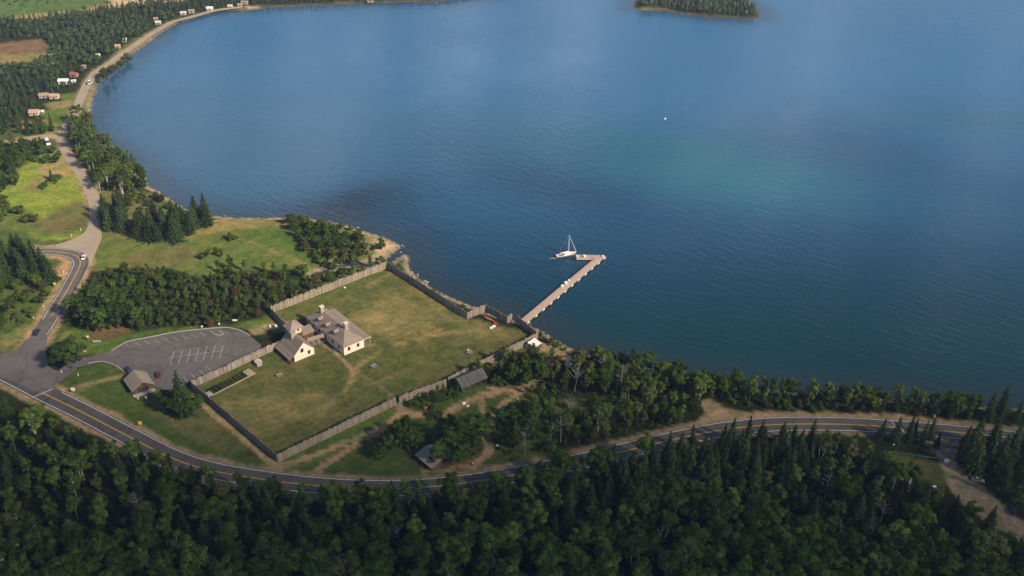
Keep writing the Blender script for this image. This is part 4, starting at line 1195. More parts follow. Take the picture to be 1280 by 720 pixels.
for h_ in HS:
    k = .48 if h_[1] < 62 else .6
    house(h_[0], h_[1], h_[2] * k, h_[3] * k, h_[4] * k * 1.1, h_[5] * k * 1.08, *h_[6:])

# ------------------------------------------------------------------ signs, posts, tables and other small things
def post_thing(name, px, py, label, cat, w_, h_, mat, pole=1.2, yaw=0.0, thick=.08, posts=1, group=None):
    p = g3(px, py); t = empty(name, p, yaw, label, cat, group)
    mb = MB(); mb.box(-w_/2, w_/2, -thick, 0, pole, pole + h_); mb.build('panel', M[mat], t, bevel=.02)
    for x in ([0] if posts == 1 else [-w_ * .4, w_ * .4]):
        mb = MB(); mb.box(x - .05, x + .05, .003, .1, -.1, pole + h_ * .8); mb.build('post', M['pile'], t)
    return t
def disc_sign(px, py, label, mat, r=.8, pole=1.6, diamond=False, yaw=0.0):
    p = g3(px, py); t = empty('road_sign', p, yaw, label, 'sign')
    n = 4 if diamond else 12
    mb = MB(); mb.tube((0, -.1, pole + r), (0, -.03, pole + r), r, r, n); mb.build('panel', M[mat], t)
    mb = MB(); mb.box(-.05, .05, 0, .1, -.1, pole + r); mb.build('post', M['metal'], t)
disc_sign(176.5, 535, 'yellow diamond road sign on the grass above the lower road', 'yellow', 1.0, 1.5, True)
disc_sign(69.5, 359.5, 'yellow road sign on the bare verge of the side road', 'yellow', .8, 1.3, True)
disc_sign(92.5, 491.5, 'white round-topped sign on the grass by the junction', 'white', .95, 1.0)
disc_sign(111, 426, 'red sign with pale centre beside the parking lot entrance', 'red', .95, 1.2)
p = g3(111, 426); mb = MB(); mb.tube((0, -.16, 2.15), (0, -.11, 2.15), .55, .55, 10)
o = mb.build('sign_centre', M['white'], [q for q in bpy.data.objects if q.get('label', '').startswith('red sign')][0])
post_thing('entrance_sign', 121.5, 429, 'wide pale entrance sign on the lawn beside the red sign', 'sign', 3.4, 1.0, 'concrete', .5, .1, .15, 2)
post_thing('entrance_sign', 105.5, 441, 'small pale sign behind the round dark tree', 'sign', 2.0, .8, 'concrete', .5, .1, .15, 2)
post_thing('notice_board', 173, 500.5, 'pale upright notice board in front of the brown cabin', 'sign', .8, 1.6, 'pile_pale', .5)
post_thing('notice_board', 183.5, 500.5, 'orange-tinted white notice board right of the pale one', 'sign', .8, 1.4, 'stucco', .6)
post_thing('marker_post', 168, 496, 'short white marker post at the cabin corner', 'post', .7, .7, 'white', .1)
post_thing('map_board', 294, 402.5, 'pale map board on the strip of lawn above the parking lot', 'sign', 2.0, .8, 'white', .6, .1, .12, 2)
for px, py, lab in ((253, 412.5, 'white-topped post on the kerb, left of two by the map board'), (274.5, 409, 'white-topped post on the kerb, right of two by the map board')):
    p = g3(px, py); t = empty('light_post', p, 0, lab, 'post')
    mb = MB(); mb.tube((0, 0, 0), (0, 0, 1.5), .09, .08, 8); mb.build('pole', M['pile'], t)
    mb = MB(); mb.ball((0, 0, 1.8), .42, 8, 6); mb.build('lamp_head', M['white'], t)
for px, py, lab in ((337.5, 409, 'low white barrel by the gate path, left of two'), (345, 409.5, 'larger white barrel by the gate path, right of two')):
    p = g3(px, py); t = empty('barrel', p, 0, lab, 'barrel'); s = .7 if px < 340 else .95
    mb = MB(); mb.tube((0, 0, 0), (0, 0, .7 * s), .55 * s, .66 * s, 12); mb.tube((0, 0, .7 * s), (0, 0, 1.4 * s), .66 * s, .55 * s, 12); mb.build('staves', M['white'], t)
    mb = MB(); mb.tube((0, 0, .5 * s), (0, 0, .58 * s), .68 * s, .68 * s, 12); mb.build('hoop', M['metal'], t)
for px, py, lab in ((54.5, 384, 'white reflector post on the left verge, lower of the upper pair'), (42, 398, 'white reflector post on the left verge nearest the junction'), (79.5, 341, 'white reflector post on the bare earth inside the bend'), (97.5, 364.5, 'white reflector post right of the side road by the thicket'), (84, 378, 'white reflector post right of the side road above the pines'), (98, 470, 'white marker post on the lawn below the round tree'), (77, 466, 'white marker post at the junction edge'), (89.5, 295.5, 'white stone marker on the meadow edge, left of two'), (101, 288, 'white stone marker on the meadow edge, right of two'), (1168, 521.5, 'pale post under the lakeside trees above the crosswalk')):
    p = g3(px, py); t = empty('marker_post', p, 0, lab, 'post')
    mb = MB(); mb.box(-.16, .16, -.12, .12, -.1, 1.15); mb.build('post_body', M['white'], t, bevel=.03)
    mb = MB(); mb.box(-.13, .13, -.15, -.122, .8, 1.0); mb.build('reflector', M['red'], t)
def table(px, py, yaw, label):
    p = g3(px, py); t = empty('picnic_table', p, yaw, label, 'picnic table')
    mb = MB(); mb.box(-1.3, 1.3, -.5, .5, .78, .86); mb.build('table_top', M['table'], t)
    for s in (-1, 1):
        mb = MB(); mb.box(-1.3, 1.3, s * .95 - .18, s * .95 + .18, .45, .52); mb.build('bench', M['table'], t)
        mb = MB(); mb.tube((s * .9, -.95, 0), (s * .9, .3, .78), .06, .06, 5); mb.tube((s * .9, .95, 0), (s * .9, -.3, .78), .06, .06, 5); mb.build('leg', M['pile'], t)
table(467, 458.5, .8, 'grey picnic table on the grass right of the long hall')
table(349.5, 470, .5, 'grey picnic table on the grass below the kitchen')
table(587, 441.5, 1.1, 'grey picnic table with white bundles at the tree edge of the fort')
for px, py, lab in ((585, 438, 'white bundle on the ground behind the picnic table'), (617.5, 408.5, 'white cooler on the ground beside the canoes'), (614, 410.5, 'pale cooler in the grass left of the white one'), (580, 505, 'white crate on the dirt path below the barn'), (585, 508, 'low white crate on the path right of the larger one'), (532.5, 511, 'rust red crate in the weeds by the stockade gate'), (622, 557, 'pale crate at the edge of the trees right of the path'), (776, 503, 'white crate in the grass at the birches'), (431, 360, 'small white crate inside the back fence'), (1117, 556, 'white crate under the roadside spruces')):
    p = g3(px, py); t = empty('crate', p, .4, lab, 'crate'); rd = 'rust' in lab
    s = .95 if 'cooler' in lab or 'rust' in lab or '580' in str(px) else .65
    mb = MB(); mb.box(-.7 * s, .7 * s, -.45 * s, .45 * s, 0, .6 * s); mb.build('box', M['orange' if rd else 'white'], t, bevel=.04)
    mb = MB(); mb.box(-.74 * s, .74 * s, -.49 * s, .49 * s, .603 * s, .7 * s); mb.build('lid', M['orange' if rd else 'canvas'], t)
# hut with a red door beside the garden
fr = Frame(322, 459, YAW)
t = fr.root('garden_hut', 'tiny grey garden hut with a red door beside the parking lot fence', 'hut')
mb = MB(); mb.box(0, 2.2, 0, 2.2, 0, 1.7); mb.build('wall', M['concrete'], t)
mb = MB(); mb.slab(((-.2, -.2, 1.7), (-.2, 2.4, 1.7), (1.1, 2.4, 2.5), (1.1, -.2, 2.5)), .08); mb.slab(((2.4, -.2, 1.7), (2.4, 2.4, 1.7), (1.1, 2.4, 2.5), (1.1, -.2, 2.5)), .08); mb.build('roof', M['stucco'], t)
door(t, (0, 1.1, 0), 'y', .9, 1.5, -1, 'red')
# kitchen garden: plank edging, soil, rows of plants
A_, B_ = (265, 494.5), (319.5, 466.5)
fr = Frame(*A_, math.atan2(*(G(*B_) - G(*A_))[::-1])); gl = fr.loc(*B_)[0]
t = fr.root('garden_bed', 'long plank-edged vegetable bed along the parking lot fence', 'garden bed')
mb = MB(); mb.box(0, gl, -.25, .0, 0, .3); mb.build('edging_plank', M['plank'], t)
mb = MB(); mb.box(gl - 3.2, gl, 0.05, 4.4, 0, .12); mb.build('walk_boards', M['plank'], t)
mb = MB(); mb.box(0, gl - 3.3, .05, 4.4, 0, .08); mb.build('soil', M['soil'], t)
for k in range(9):
    x = .9 + k * (gl - 5) / 8; V, Fq, tn = [], [], []
    for i in range(170):
        c = np.array([x + random.uniform(-.55, .55), random.uniform(.4, 4.1), random.uniform(.08, .75)]); u1 = RNG.normal(size=3); u1 /= np.linalg.norm(u1); u2 = np.cross(u1, RNG.normal(size=3)); u2 /= np.linalg.norm(u2)
        s = .16; n = len(V); V += [c - u1*s - u2*s, c + u1*s - u2*s, c + u1*s + u2*s, c - u1*s + u2*s]; Fq.append((n, n+1, n+2, n+3)); tn += [random.random()] * 4
    o = link('plant_row', np_mesh('plant_row', V, Fq, M['shrub'] if k % 3 else M['broad'], tone=tn), t)
mb = MB(); mb.box(-1.4, .6, .3, 2.4, 0, .75); mb.build('cold_frame', M['concrete'], t)
# green barrier and its yellow and white end block at the driveway
a, b = G(1104, 567), G(1178, 576); d = b - a; ln = float(np.linalg.norm(d))
t = empty('guard_rail', (a[0], a[1], LAND), math.atan2(d[1], d[0]), 'green metal rail running along the clearing by the driveway', 'rail')
mb = MB(); mb.box(0, ln, -.06, .06, .75, 1.15); mb.build('beam', M['green_metal'], t)
for k in range(9):
    mb = MB(); x = .3 + k * (ln - .6) / 8; mb.box(x - .09, x + .09, .062, .24, 0, 1.2); mb.build('post', M['green_metal'], t)
p = g3(1183.5, 578)
t = empty('barrier_block', p, .2, 'yellow and white barrier block at the end of the green rail', 'barrier')
mb = MB(); mb.box(-1.1, 0, -.5, .5, 0, 1.3); mb.build('white_block', M['white'], t, bevel=.05)
mb = MB(); mb.box(.003, 1.0, -.5, .5, 0, 1.2); mb.build('yellow_block', M['yellow'], t, bevel=.05)

# ------------------------------------------------------------------ people
def person(px, py, yaw, label, top, legs):
    p = g3(px, py, LAND + .02)
    pts = [(0,0,.95),(0,0,1.15),(0,0,1.42),(0,0,1.53),(0,.02,1.66),(0,0.01,1.78), (.1,0,.9),(.12,.06,.5),(.12,-.04,.08),(.12,.1,.04), (-.1,0,.9),(-.12,-.05,.5),(-.12,-.16,.09),(-.12,-.03,.04), (.2,0,1.40),(.27,-.02,1.12),(.25,.10,.88), (-.2,0,1.40),(-.27,.02,1.12),(-.25,.12,.88)]
    ed = [(0,1),(1,2),(2,3),(3,4),(4,5),(0,6),(6,7),(7,8),(8,9),(0,10),(10,11),(11,12),(12,13),(2,14),(14,15),(15,16),(2,17),(17,18),(18,19)]
    rad = [.15,.14,.16,.06,.105,.08,.10,.07,.05,.045,.10,.07,.05,.045,.075,.05,.04,.075,.05,.04]
    me = bpy.data.meshes.new('person'); me.from_pydata(pts, ed, []); o = link('person', me)
    o.location = p; o.rotation_euler = (0, 0, yaw)
    m = o.modifiers.new('skin', 'SKIN'); m.use_smooth_shade = True
    for i, r in enumerate(rad): me.skin_vertices[0].data[i].radius = (r, r * .8)
    me.skin_vertices[0].data[0].use_root = True
    o.modifiers.new('sub', 'SUBSURF').levels = 1; o.modifiers['sub'].render_levels = 1
    me.materials.append(M['skin'])
    mb = MB(); mb.ball((0, 0, 1.72), .135, 8, 6, 1, 1, 1); mb.build('hair', M['cloth_dark'], o)
    mb = MB(); mb.tube((0, 0, .92), (0, 0, 1.2), .21, .20, 10); mb.tube((0, 0, 1.2), (0, 0, 1.47), .20, .17, 10)
    for s in (-1, 1): mb.tube((s * .19, 0, 1.42), (s * .28, 0, 1.1), .09, .07, 8)
    mb.build('shirt', M[top], o)
    mb = MB()
    for s, y in ((1, 0), (-1, -.06)): mb.tube((s * .1, 0, .97), (s * .12, y, .5), .13, .095, 8); mb.tube((s * .12, y, .5), (s * .12, y * 1.6, .1), .095, .08, 8)
    mb.build('trousers', M[legs], o)
    return tag(o, label, 'person')
person(542.3, 586, .3, 'person in dark clothes standing at the corner of the pale-roofed shed', 'cloth_dark', 'cloth_dark')
person(589.5, 580.5, 1.2, 'person in dark clothes on the bend of the dirt path', 'cloth_dark', 'cloth_dark')
person(591, 582, 1.0, 'person in a pale shirt beside another on the path bend', 'canvas', 'cloth_dark')
person(647, 501.5, -.5, 'person in a pale shirt on the path right of the barn', 'white', 'cloth_dark')
# ------------------------------------------------------------------ trees
def quads_from(C, N, S, asp=1.0):
    """small square leaf sprays at C facing N with half size S"""
    C = np.asarray(C); N = np.asarray(N) / (np.linalg.norm(N, axis=1)[:, None] + 1e-9)
    r = RNG.normal(size=N.shape); U = np.cross(N, r); U /= np.linalg.norm(U, axis=1)[:, None] + 1e-9
    Vv = np.cross(N, U); S = np.asarray(S)[:, None]
    q = np.stack([C - U*S - Vv*S*asp, C + U*S - Vv*S*asp, C + U*S + Vv*S*asp, C - U*S + Vv*S*asp], 1)
    return q.reshape(-1, 3)

def crown_mesh(name, V, mat, tone):
    F_ = np.arange(len(V)).reshape(-1, 4)
    return np_mesh(name, V, F_, mat, tone=tone)

def limb(mb, pts, r0, r1, k=6):
    n = len(pts) - 1
    for i in range(n):
        a, b = r0 + (r1 - r0) * i / n, r0 + (r1 - r0) * (i + 1) / n
        mb.tube(pts[i], pts[i + 1], a, b, k)

def broad(kind, H, rx, hc, rz, nclump, nleaf, size, mat, bark, trunk_r=.2, gap=.0, multi=1, clump=.40):
    """crown of leaf clumps around a forked trunk; returns trunk and crown meshes"""
    mb = MB(); ctr = np.array([0, 0, hc])
    cl = []
    for i in range(nclump):
        for _ in range(30):
            u = RNG.normal(size=3); u /= np.linalg.norm(u); u[2] = abs(u[2]) if RNG.random() < .62 else u[2]
            f = RNG.uniform(.45, 1.0) if RNG.random() < .8 else RNG.uniform(0, .5)
            c = ctr + u * np.array([rx, rx, rz]) * f * RNG.uniform(.75, 1.25)
            if all(np.linalg.norm((c - q) / np.array([rx, rx, rz])) > .30 for q in cl): break
        cl.append(c)
    stems = []
    for s in range(multi):
        a = RNG.uniform(0, 6.28); lean = RNG.uniform(.02, .10) * H * (1.6 if multi > 1 else 1)
        b0 = np.array([math.cos(a), math.sin(a), 0]) * (.25 if multi > 1 else 0)
        top = np.array([math.cos(a) * lean, math.sin(a) * lean, hc + rz * .35])
        midp = (b0 + top) / 2 + RNG.normal(size=3) * .15
        limb(mb, [b0 - np.array([0, 0, .3]), (b0 + midp) / 2 + RNG.normal(size=3) * .08, midp, (midp + top) / 2 + RNG.normal(size=3) * .12, top], trunk_r, trunk_r * .35)
        stems.append((b0, midp, top))
    for c in cl:
        b0, midp, top = stems[RNG.integers(len(stems))]
        t = np.clip((c[2] - hc * .5) / max(top[2] - hc * .5, .1) * .7, .15, .95); s = midp + (top - midp) * t if t > .3 else b0 + (midp - b0) * .95
        limb(mb, [s, (s + c) / 2 + np.array([0, 0, -.15]) + RNG.normal(size=3) * .12, c], trunk_r * .38, .03, 4)
    C, N, T = [], [], []
    for c in cl:
        cr = clump * rx * RNG.uniform(.5, 1.15); n = int(nleaf * RNG.uniform(.7, 1.3)); tone = RNG.uniform(0, 1)
        d = RNG.normal(size=(n, 3)); d /= np.linalg.norm(d, axis=1)[:, None]
        d *= (RNG.random(n) ** .5)[:, None]
        p = c + d * cr * np.array([1, 1, .75])
        nn = d * 1.0 + (p - ctr) / rx * .55 + np.array([0, 0, .45]) + RNG.normal(size=(n, 3)) * .45
        C.append(p); N.append(nn); T.append(np.repeat(np.clip(tone + RNG.normal(size=n) * .18, 0, 1), 4))
    C = np.vstack(C); N = np.vstack(N)
    V = quads_from(C, N, RNG.uniform(.7, 1.3, len(C)) * size)
    return mb.mesh(kind + '_trunk', M[bark]), crown_mesh(kind + '_crown', V, M[mat], np.concatenate(T))

def spruce(H, rb, z0, mat='spruce', dens=1.0, droop=.32):
    mb = MB(); mb.tube((0, 0, -.3), (0, 0, H * .5), H * .014 + .04, H * .009 + .02, 7); mb.tube((0, 0, H * .5), (0, 0, H * .985), H * .009 + .02, .02, 6)
    C, N, S, T = [], [], [], []
    nl = int(24 * dens * H / 14)
    for i in range(nl):
        u = i / (nl - 1); z = z0 + (H * .97 - z0) * u
        R_ = rb * (1 - u) ** .85 * RNG.uniform(.82, 1.15) + .12
        nb = max(4, int(9 * (1 - u) ** .5 + 2)); ph = RNG.uniform(0, 6.28)
        for b in range(nb):
            a = ph + 6.283 * b / nb + RNG.uniform(-.25, .25); rr = R_ * RNG.uniform(.7, 1.12)
            dx = np.array([math.cos(a), math.sin(a), 0]); tone = RNG.uniform(0, 1)
            ns = max(2, int(rr / .42))
            mb.tube((0, 0, z), tuple(dx * rr * .8 + np.array([0, 0, z - rr * droop * .8])), .035, .012, 3)
            for k in range(ns):
                f = (k + .7) / ns; p = dx * rr * f + np.array([0, 0, z - rr * f * droop + .12 * f * f * rr]) + RNG.normal(size=3) * .09
                C.append(p); N.append(np.array([dx[0] * .5, dx[1] * .5, 1.0]) + RNG.normal(size=3) * .45)
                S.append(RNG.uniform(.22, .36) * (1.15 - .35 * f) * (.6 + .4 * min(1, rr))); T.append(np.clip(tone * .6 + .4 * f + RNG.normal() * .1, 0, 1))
    V = quads_from(np.array(C), np.array(N), np.array(S))
    return mb.mesh('spruce_trunk', M['bark']), crown_mesh('spruce_crown', V, M[mat], np.repeat(T, 4))

def bare(H):
    mb = MB(); top = np.array([RNG.normal() * .4, RNG.normal() * .4, H])
    limb(mb, [np.array([0, 0, -.3]), top * .5 + RNG.normal(size=3) * .1, top], .16, .03, 6)
    for i in range(16):
        t = RNG.uniform(.35, .97); s = top * t; a = RNG.uniform(0, 6.28); L_ = (1.1 - t) * H * .42 + .5
        e = s + np.array([math.cos(a) * L_, math.sin(a) * L_, L_ * RNG.uniform(.5, 1.1)])
        limb(mb, [s, (s + e) / 2 + RNG.normal(size=3) * .12, e], .07, .02, 4)
        for j in range(3):
            q = s + (e - s) * RNG.uniform(.4, .9); e2 = q + RNG.normal(size=3) * .6 + np.array([0, 0, .5]); mb.tube(tuple(q), tuple(e2), .03, .012, 3)
    return mb.mesh('bare_trunk', M['dead_wood'])

PROTO = {}
PROTO['broadleaf'] = [(12.0, *broad('broadleaf', 12, rx, hc, rz, nc, int(nl * 1.6), .20, 'broad', 'bark', .22)) for rx, hc, rz, nc, nl in
    ((3.7, 6.4, 5.1, 32, 62), (4.2, 6.3, 4.9, 36, 60), (3.1, 6.6, 5.1, 28, 62), (3.9, 6.7, 4.7, 32, 64), (3.4, 6.1, 5.4, 32, 60), (4.5, 6.5, 4.7, 40, 58), (2.6, 6.3, 5.8, 30, 56), (3.2, 7.0, 5.0, 22, 66))]
PROTO['birch'] = [(14.0, *broad('birch', 14, rx, hc, rz, nc, int(nl * 1.5), .19, 'birch', 'birch_bark', .19, multi=mu, clump=.36)) for rx, hc, rz, nc, nl, mu in
    ((3.0, 8.8, 4.9, 26, 46, 1), (3.6, 8.9, 4.6, 30, 46, 2), (2.6, 9.0, 4.8, 23, 46, 1), (3.9, 9.3, 4.2, 30, 46, 3), (3.0, 8.4, 5.2, 26, 44, 2))]
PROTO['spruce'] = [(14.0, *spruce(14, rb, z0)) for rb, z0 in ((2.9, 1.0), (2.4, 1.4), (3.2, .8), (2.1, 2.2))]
PROTO['pine'] = [(11.0, *broad('pine', 11, rx, hc, rz, nc, 105, .18, 'pine', 'bark', .2, clump=.36)) for rx, hc, rz, nc in ((2.7, 6.2, 4.4, 28), (3.0, 6.4, 4.2, 30), (2.5, 6.0, 4.6, 26))]
PROTO['poplar'] = [(13.0, *broad('poplar', 13, rx, hc, rz, nc, 86, .20, 'birch', 'bark', .18, clump=.42)) for rx, hc, rz, nc in ((2.1, 7.4, 5.2, 24), (2.4, 7.2, 5.2, 26), (1.9, 7.6, 5.0, 22))]
PROTO['shrub'] = [(3.2, *broad('shrub', 3.2, rx, 1.3, 1.45, nc, 40, .2, 'shrub', 'bark', .06, multi=3, clump=.5)) for rx, nc in ((2.0, 14), (1.6, 12), (2.4, 16), (1.8, 13))]
PROTO['rusty'] = [(4.0, *broad('rusty', 4, 2.0, 2.0, 1.7, 15, 44, .22, 'rust', 'bark', .08, multi=3, clump=.48))]
PROTO['bare'] = [(13.0, bare(13), None), (13.0, bare(13), None), (13.0, bare(13), None)]
NAMES = {'broadleaf': 'broadleaf_tree', 'birch': 'birch_tree', 'spruce': 'spruce_tree', 'pine': 'pine_tree', 'poplar': 'poplar_tree', 'shrub': 'shrub', 'rusty': 'rusty_shrub', 'bare': 'dead_tree'}
CATS = {'shrub': 'shrub', 'rusty': 'shrub'}
COUNT = {}
# one mesh with both materials for the copies too small to show their parts
SINGLE = {}
def single_mesh(kind, i):
    if (kind, i) not in SINGLE:
        H, tr, cr = PROTO[kind][i]
        me = tr.copy()
        if cr is not None:
            bm = bmesh.new(); bm.from_mesh(tr); n0 = len(bm.faces); lay = bm.verts.layers.float.get('tone') or bm.verts.layers.float.new('tone')
            bm.from_mesh(cr); bm.faces.ensure_lookup_table()
            for f in bm.faces[n0:]: f.material_index = 1
            me = bpy.data.meshes.new(kind + '_tree'); bm.to_mesh(me); bm.free()
            me.materials.append(tr.materials[0]); me.materials.append(cr.materials[0])
        SINGLE[(kind, i)] = me
    return SINGLE[(kind, i)]

def plant(kind, x, y, h, label, group, whole=False, variant=None, z=LAND, wide=1.0):
    i = RNG.integers(len(PROTO[kind])) if variant is None else variant % len(PROTO[kind])
    H, tr, cr = PROTO[kind][i]; s = h / H; nm = NAMES[kind]
    COUNT[kind] = COUNT.get(kind, 0) + 1
    sc = (s * wide * RNG.uniform(.9, 1.1), s * wide * RNG.uniform(.9, 1.1), s)
    if whole or cr is None:
        o = bpy.data.objects.new(nm, single_mesh(kind, i)); COL.objects.link(o); o.location = (x, y, z)
    else:
        o = empty(nm, (x, y, z))
        for pn, me in (('trunk' if kind not in ('shrub', 'rusty') else 'stems', tr), ('crown' if kind not in ('shrub', 'rusty') else 'foliage', cr)):
            c = bpy.data.objects.new(pn, me); COL.objects.link(c); c.parent = o
    o.rotation_euler = (RNG.normal() * .025, RNG.normal() * .025, RNG.uniform(0, 6.283)); o.scale = sc
    return tag(o, label, CATS.get(kind, 'tree'), group)

def scatter(poly, space, jitter=.9, seed=0, holes=()):
    """well spaced random points inside a world polygon"""
    r = np.random.default_rng(seed + 11); poly = np.asarray(poly); lo, hi = poly.min(0), poly.max(0)
    area = np.prod(hi - lo); n = int(area / (space * space) * 7)
    P_ = r.uniform(lo, hi, (n, 2)); P_ = P_[inside(P_, poly)]
    for h in holes: P_ = P_[~inside(P_, h)]
    cell = {}; out = []
    for p in P_:
        k = (int(p[0] // space), int(p[1] // space)); ok = True
        for a in (-1, 0, 1):
            for b in (-1, 0, 1):
                for q in cell.get((k[0] + a, k[1] + b), ()):
                    if (q[0] - p[0]) ** 2 + (q[1] - p[1]) ** 2 < (space * jitter) ** 2: ok = False
        if ok: cell.setdefault(k, []).append(p); out.append(p)
    return np.array(out)

def wood(pts, space, kinds, place, seed, whole=False, holes=(), clump_noise=25, wide=1.0, grow=1.18):
    """kinds: list of (kind, weight, min height, max height)"""
    Q = scatter(poly_px(pts), space * (1 + (grow - 1) * .9), seed=seed, holes=[poly_px(h) for h in holes])
    if not len(Q): return
    d = np.minimum(np.minimum(seg_dist(Q, ROAD) - 6.2, seg_dist(Q, UPPER) - 6.2), np.minimum(seg_dist(Q, GRAVEL) - 4.2, seg_dist(Q, SHORE_ROAD) - 4))
    Q = Q[d > 0]
    nz = vnoise(Q, clump_noise, seed + 3) * .5 + .5
    w_ = np.array([k[1] for k in kinds], float); w_ /= w_.sum(); cs = np.cumsum(w_)
    for p, n in zip(Q, nz):
        u = float((n * .9 + RNG.random() * .55) % 1.0); j = int(np.searchsorted(cs, u))
        kind, _, h0, h1 = kinds[min(j, len(kinds) - 1)]
        if kind == 'broadleaf' and (COUNT.get('broadleaf', 0) > 285 or (seed in (1, 2, 3, 14) and RNG.random() < .3)):
            kind = 'poplar' if COUNT.get('poplar', 0) < 290 else ('shrub' if COUNT.get('shrub', 0) < 280 else 'birch')
        if kind == 'poplar' and COUNT.get('poplar', 0) >= 292: kind = 'birch' if COUNT.get('birch', 0) < 290 else 'pine'
        if kind == 'shrub': h0, h1 = min(h0, 3.5), min(h1, 4.5)
        h = RNG.uniform(h0, h1) * (1 if kind in ('shrub', 'rusty') else grow)
        tx, ty = to_px(p[0], p[1], LAND + h)
        if ty > 722 or tx < -25 or tx > 1305: continue
        word = {'broadleaf': 'leafy green tree', 'birch': 'pale-trunked birch tree', 'spruce': 'dark pointed spruce', 'pine': 'rounded dark pine', 'poplar': 'light green slender poplar', 'shrub': 'low green bush', 'rusty': 'reddish brown bush', 'bare': 'bare grey dead tree'}[kind]
        plant(kind, p[0], p[1], h, f'{word} {place}', f'{NAMES[kind].replace("_", " ")}s {place}', whole, wide=wide)

# ------------------------------------------------------------------ far woods: one mass each
def low_tree(conifer, seed):
    r = np.random.default_rng(seed); H = 9.0; C, N, S = [], [], []
    if conifer:
        for i in range(44):
            u = r.random() ** 1.3; z = 1 + (H - 1) * u; a = r.uniform(0, 6.28); rr = 1.7 * (1 - u) + .1
            C.append((math.cos(a) * rr * .8, math.sin(a) * rr * .8, z)); N.append((math.cos(a), math.sin(a), .9)); S.append(.34 + .34 * (1 - u))
    else:
        for i in range(48):
            d = r.normal(size=3); d /= np.linalg.norm(d); d[2] = abs(d[2]) * 1 if r.random() < .7 else d[2]
            C.append((d[0] * 2.3, d[1] * 2.3, 4.8 + d[2] * 3.0)); N.append(d + np.array([0, 0, .4]) + r.normal(size=3) * .3); S.append(r.uniform(.45, .8))
    return np.array(C), np.array(N), np.array(S)
LOW = [low_tree(i < 3, i) for i in range(6)]
def mass(name, polys, space, label, conif, hmin, hmax, seed, holes=(), mat='far'):
    Vs, Ts = [], []
    for pi, pts in enumerate(polys):
        Q = scatter(poly_px(pts), space, seed=seed + pi, holes=[poly_px(h) for h in holes])
        if not len(Q): continue
        keep = (seg_dist(Q, SHORE_ROAD) > 5) & (shore_d(Q) > 3)
        for h_ in HS: keep &= np.linalg.norm(Q - G(h_[0], h_[1]) - np.array([0, -2.5]), axis=1) > 7.5
        Q = Q[keep]; nz = vnoise(Q, 55, seed + 5); n2 = vnoise(Q, 18, seed + 6)
        for p, a, b in zip(Q, nz, n2):
            con = (a * .8 + RNG.normal() * .25 + conif) > 0
            C, N, S = LOW[RNG.integers(0, 3) if con else RNG.integers(3, 6)]
            h = RNG.uniform(hmin, hmax) / 9; th = RNG.uniform(0, 6.28); c, s = math.cos(th), math.sin(th)
            Rm = np.array([[c, s, 0], [-s, c, 0], [0, 0, 1]])
            V = quads_from(C @ Rm * h + np.array([p[0], p[1], LAND]), N @ Rm, S * h)
            Vs.append(V); Ts.append(np.full(len(V), np.clip(.5 + b * .25 + (0 if con else .25) - (.25 if con else 0) + RNG.normal() * .12, 0, 1)))
    o = link(name, crown_mesh(name, np.vstack(Vs), M[mat], np.concatenate(Ts)))
    tag(o, label, 'woods', None, 'stuff'); return o
ZT = lambda k, *a: a
# the forest in front of the lower road, darkened by the added clouds
FRONT = [(-70,520),(0,512),(40,524),(85,545),(130,568),(172,586),(215,600),(260,611),(300,617),(360,625),(420,630),(485,632),(572,626),(625,617),(675,608),(740,596),(800,582),(850,572),(910,562),(970,562),(1040,566),(1098,572),(1105,596),(1150,610),(1168,628),(1196,650),(1260,680),(1340,715),(1340,800),(-70,800)]
EDGE = [(165,566),(211,578),(255,592),(300,600),(360,609),(420,615),(485,617),(572,612),(625,604),(675,595),(730,583),(790,570),(805,590),(730,606),(675,618),(572,640),(485,646),(360,640),(255,622),(200,606)]
SPRUCES = [(800,585),(850,566),(910,556),(970,556),(1012,562),(1020,600),(960,615),(880,622),(800,630)]
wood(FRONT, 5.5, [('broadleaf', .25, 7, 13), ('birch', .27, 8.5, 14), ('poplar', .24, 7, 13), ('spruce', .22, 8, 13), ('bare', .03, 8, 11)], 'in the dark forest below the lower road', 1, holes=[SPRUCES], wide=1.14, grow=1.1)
wood([(-60,700),(1320,700),(1320,800),(-60,800)], 7.0, [('broadleaf', .4, 12, 16), ('birch', .4, 13, 17)], 'along the bottom edge of the forest', 2, wide=1.15, grow=1.0)
wood(SPRUCES, 4.6, [('spruce', .9, 9, 13), ('broadleaf', .1, 6, 9)], 'in the dense stand before the right-hand road', 40, wide=1.1)
wood(EDGE, 3.7, [('shrub', .12, 2.5, 4.5), ('spruce', .28, 7, 10.5), ('poplar', .36, 6.5, 10), ('broadleaf', .24, 6.5, 9.5)], 'on the near verge of the lower road', 3)
# spruces that stand up in front of the right-hand road
for px, py, h in ((818,600,11),(838,604,13),(862,596,12),(885,590,12),(905,585,13),(926,592,15),(948,596,12),(975,588,13.5),(985,602,12),(1000,590,10),(1062,578,10),(1100,548,7),(1118,552,8.5),(1135,551,9),(1140,548,7),(1152,554,8),(1162,548,7.5),(1170,560,5.5),(800,610,11),(780,612,10),(885,612,13),(940,620,12),(1030,600,9)):
    q = G(px, py); plant('spruce', q[0], q[1], h * 1.4, 'dark pointed spruce before the right-hand stretch of road', 'spruces before the right-hand road')
wood([(1196,556),(1230,553),(1300,562),(1330,580),(1330,680),(1290,650),(1240,612),(1214,590)], 5.0, [('spruce', 1, 10, 16)], 'in the black clump at the right edge', 4, wide=1.15)
wood([(1228,528),(1300,533),(1300,520),(1240,516)], 4.5, [('spruce', 1, 8, 13)], 'on the lake side at the right edge', 5)
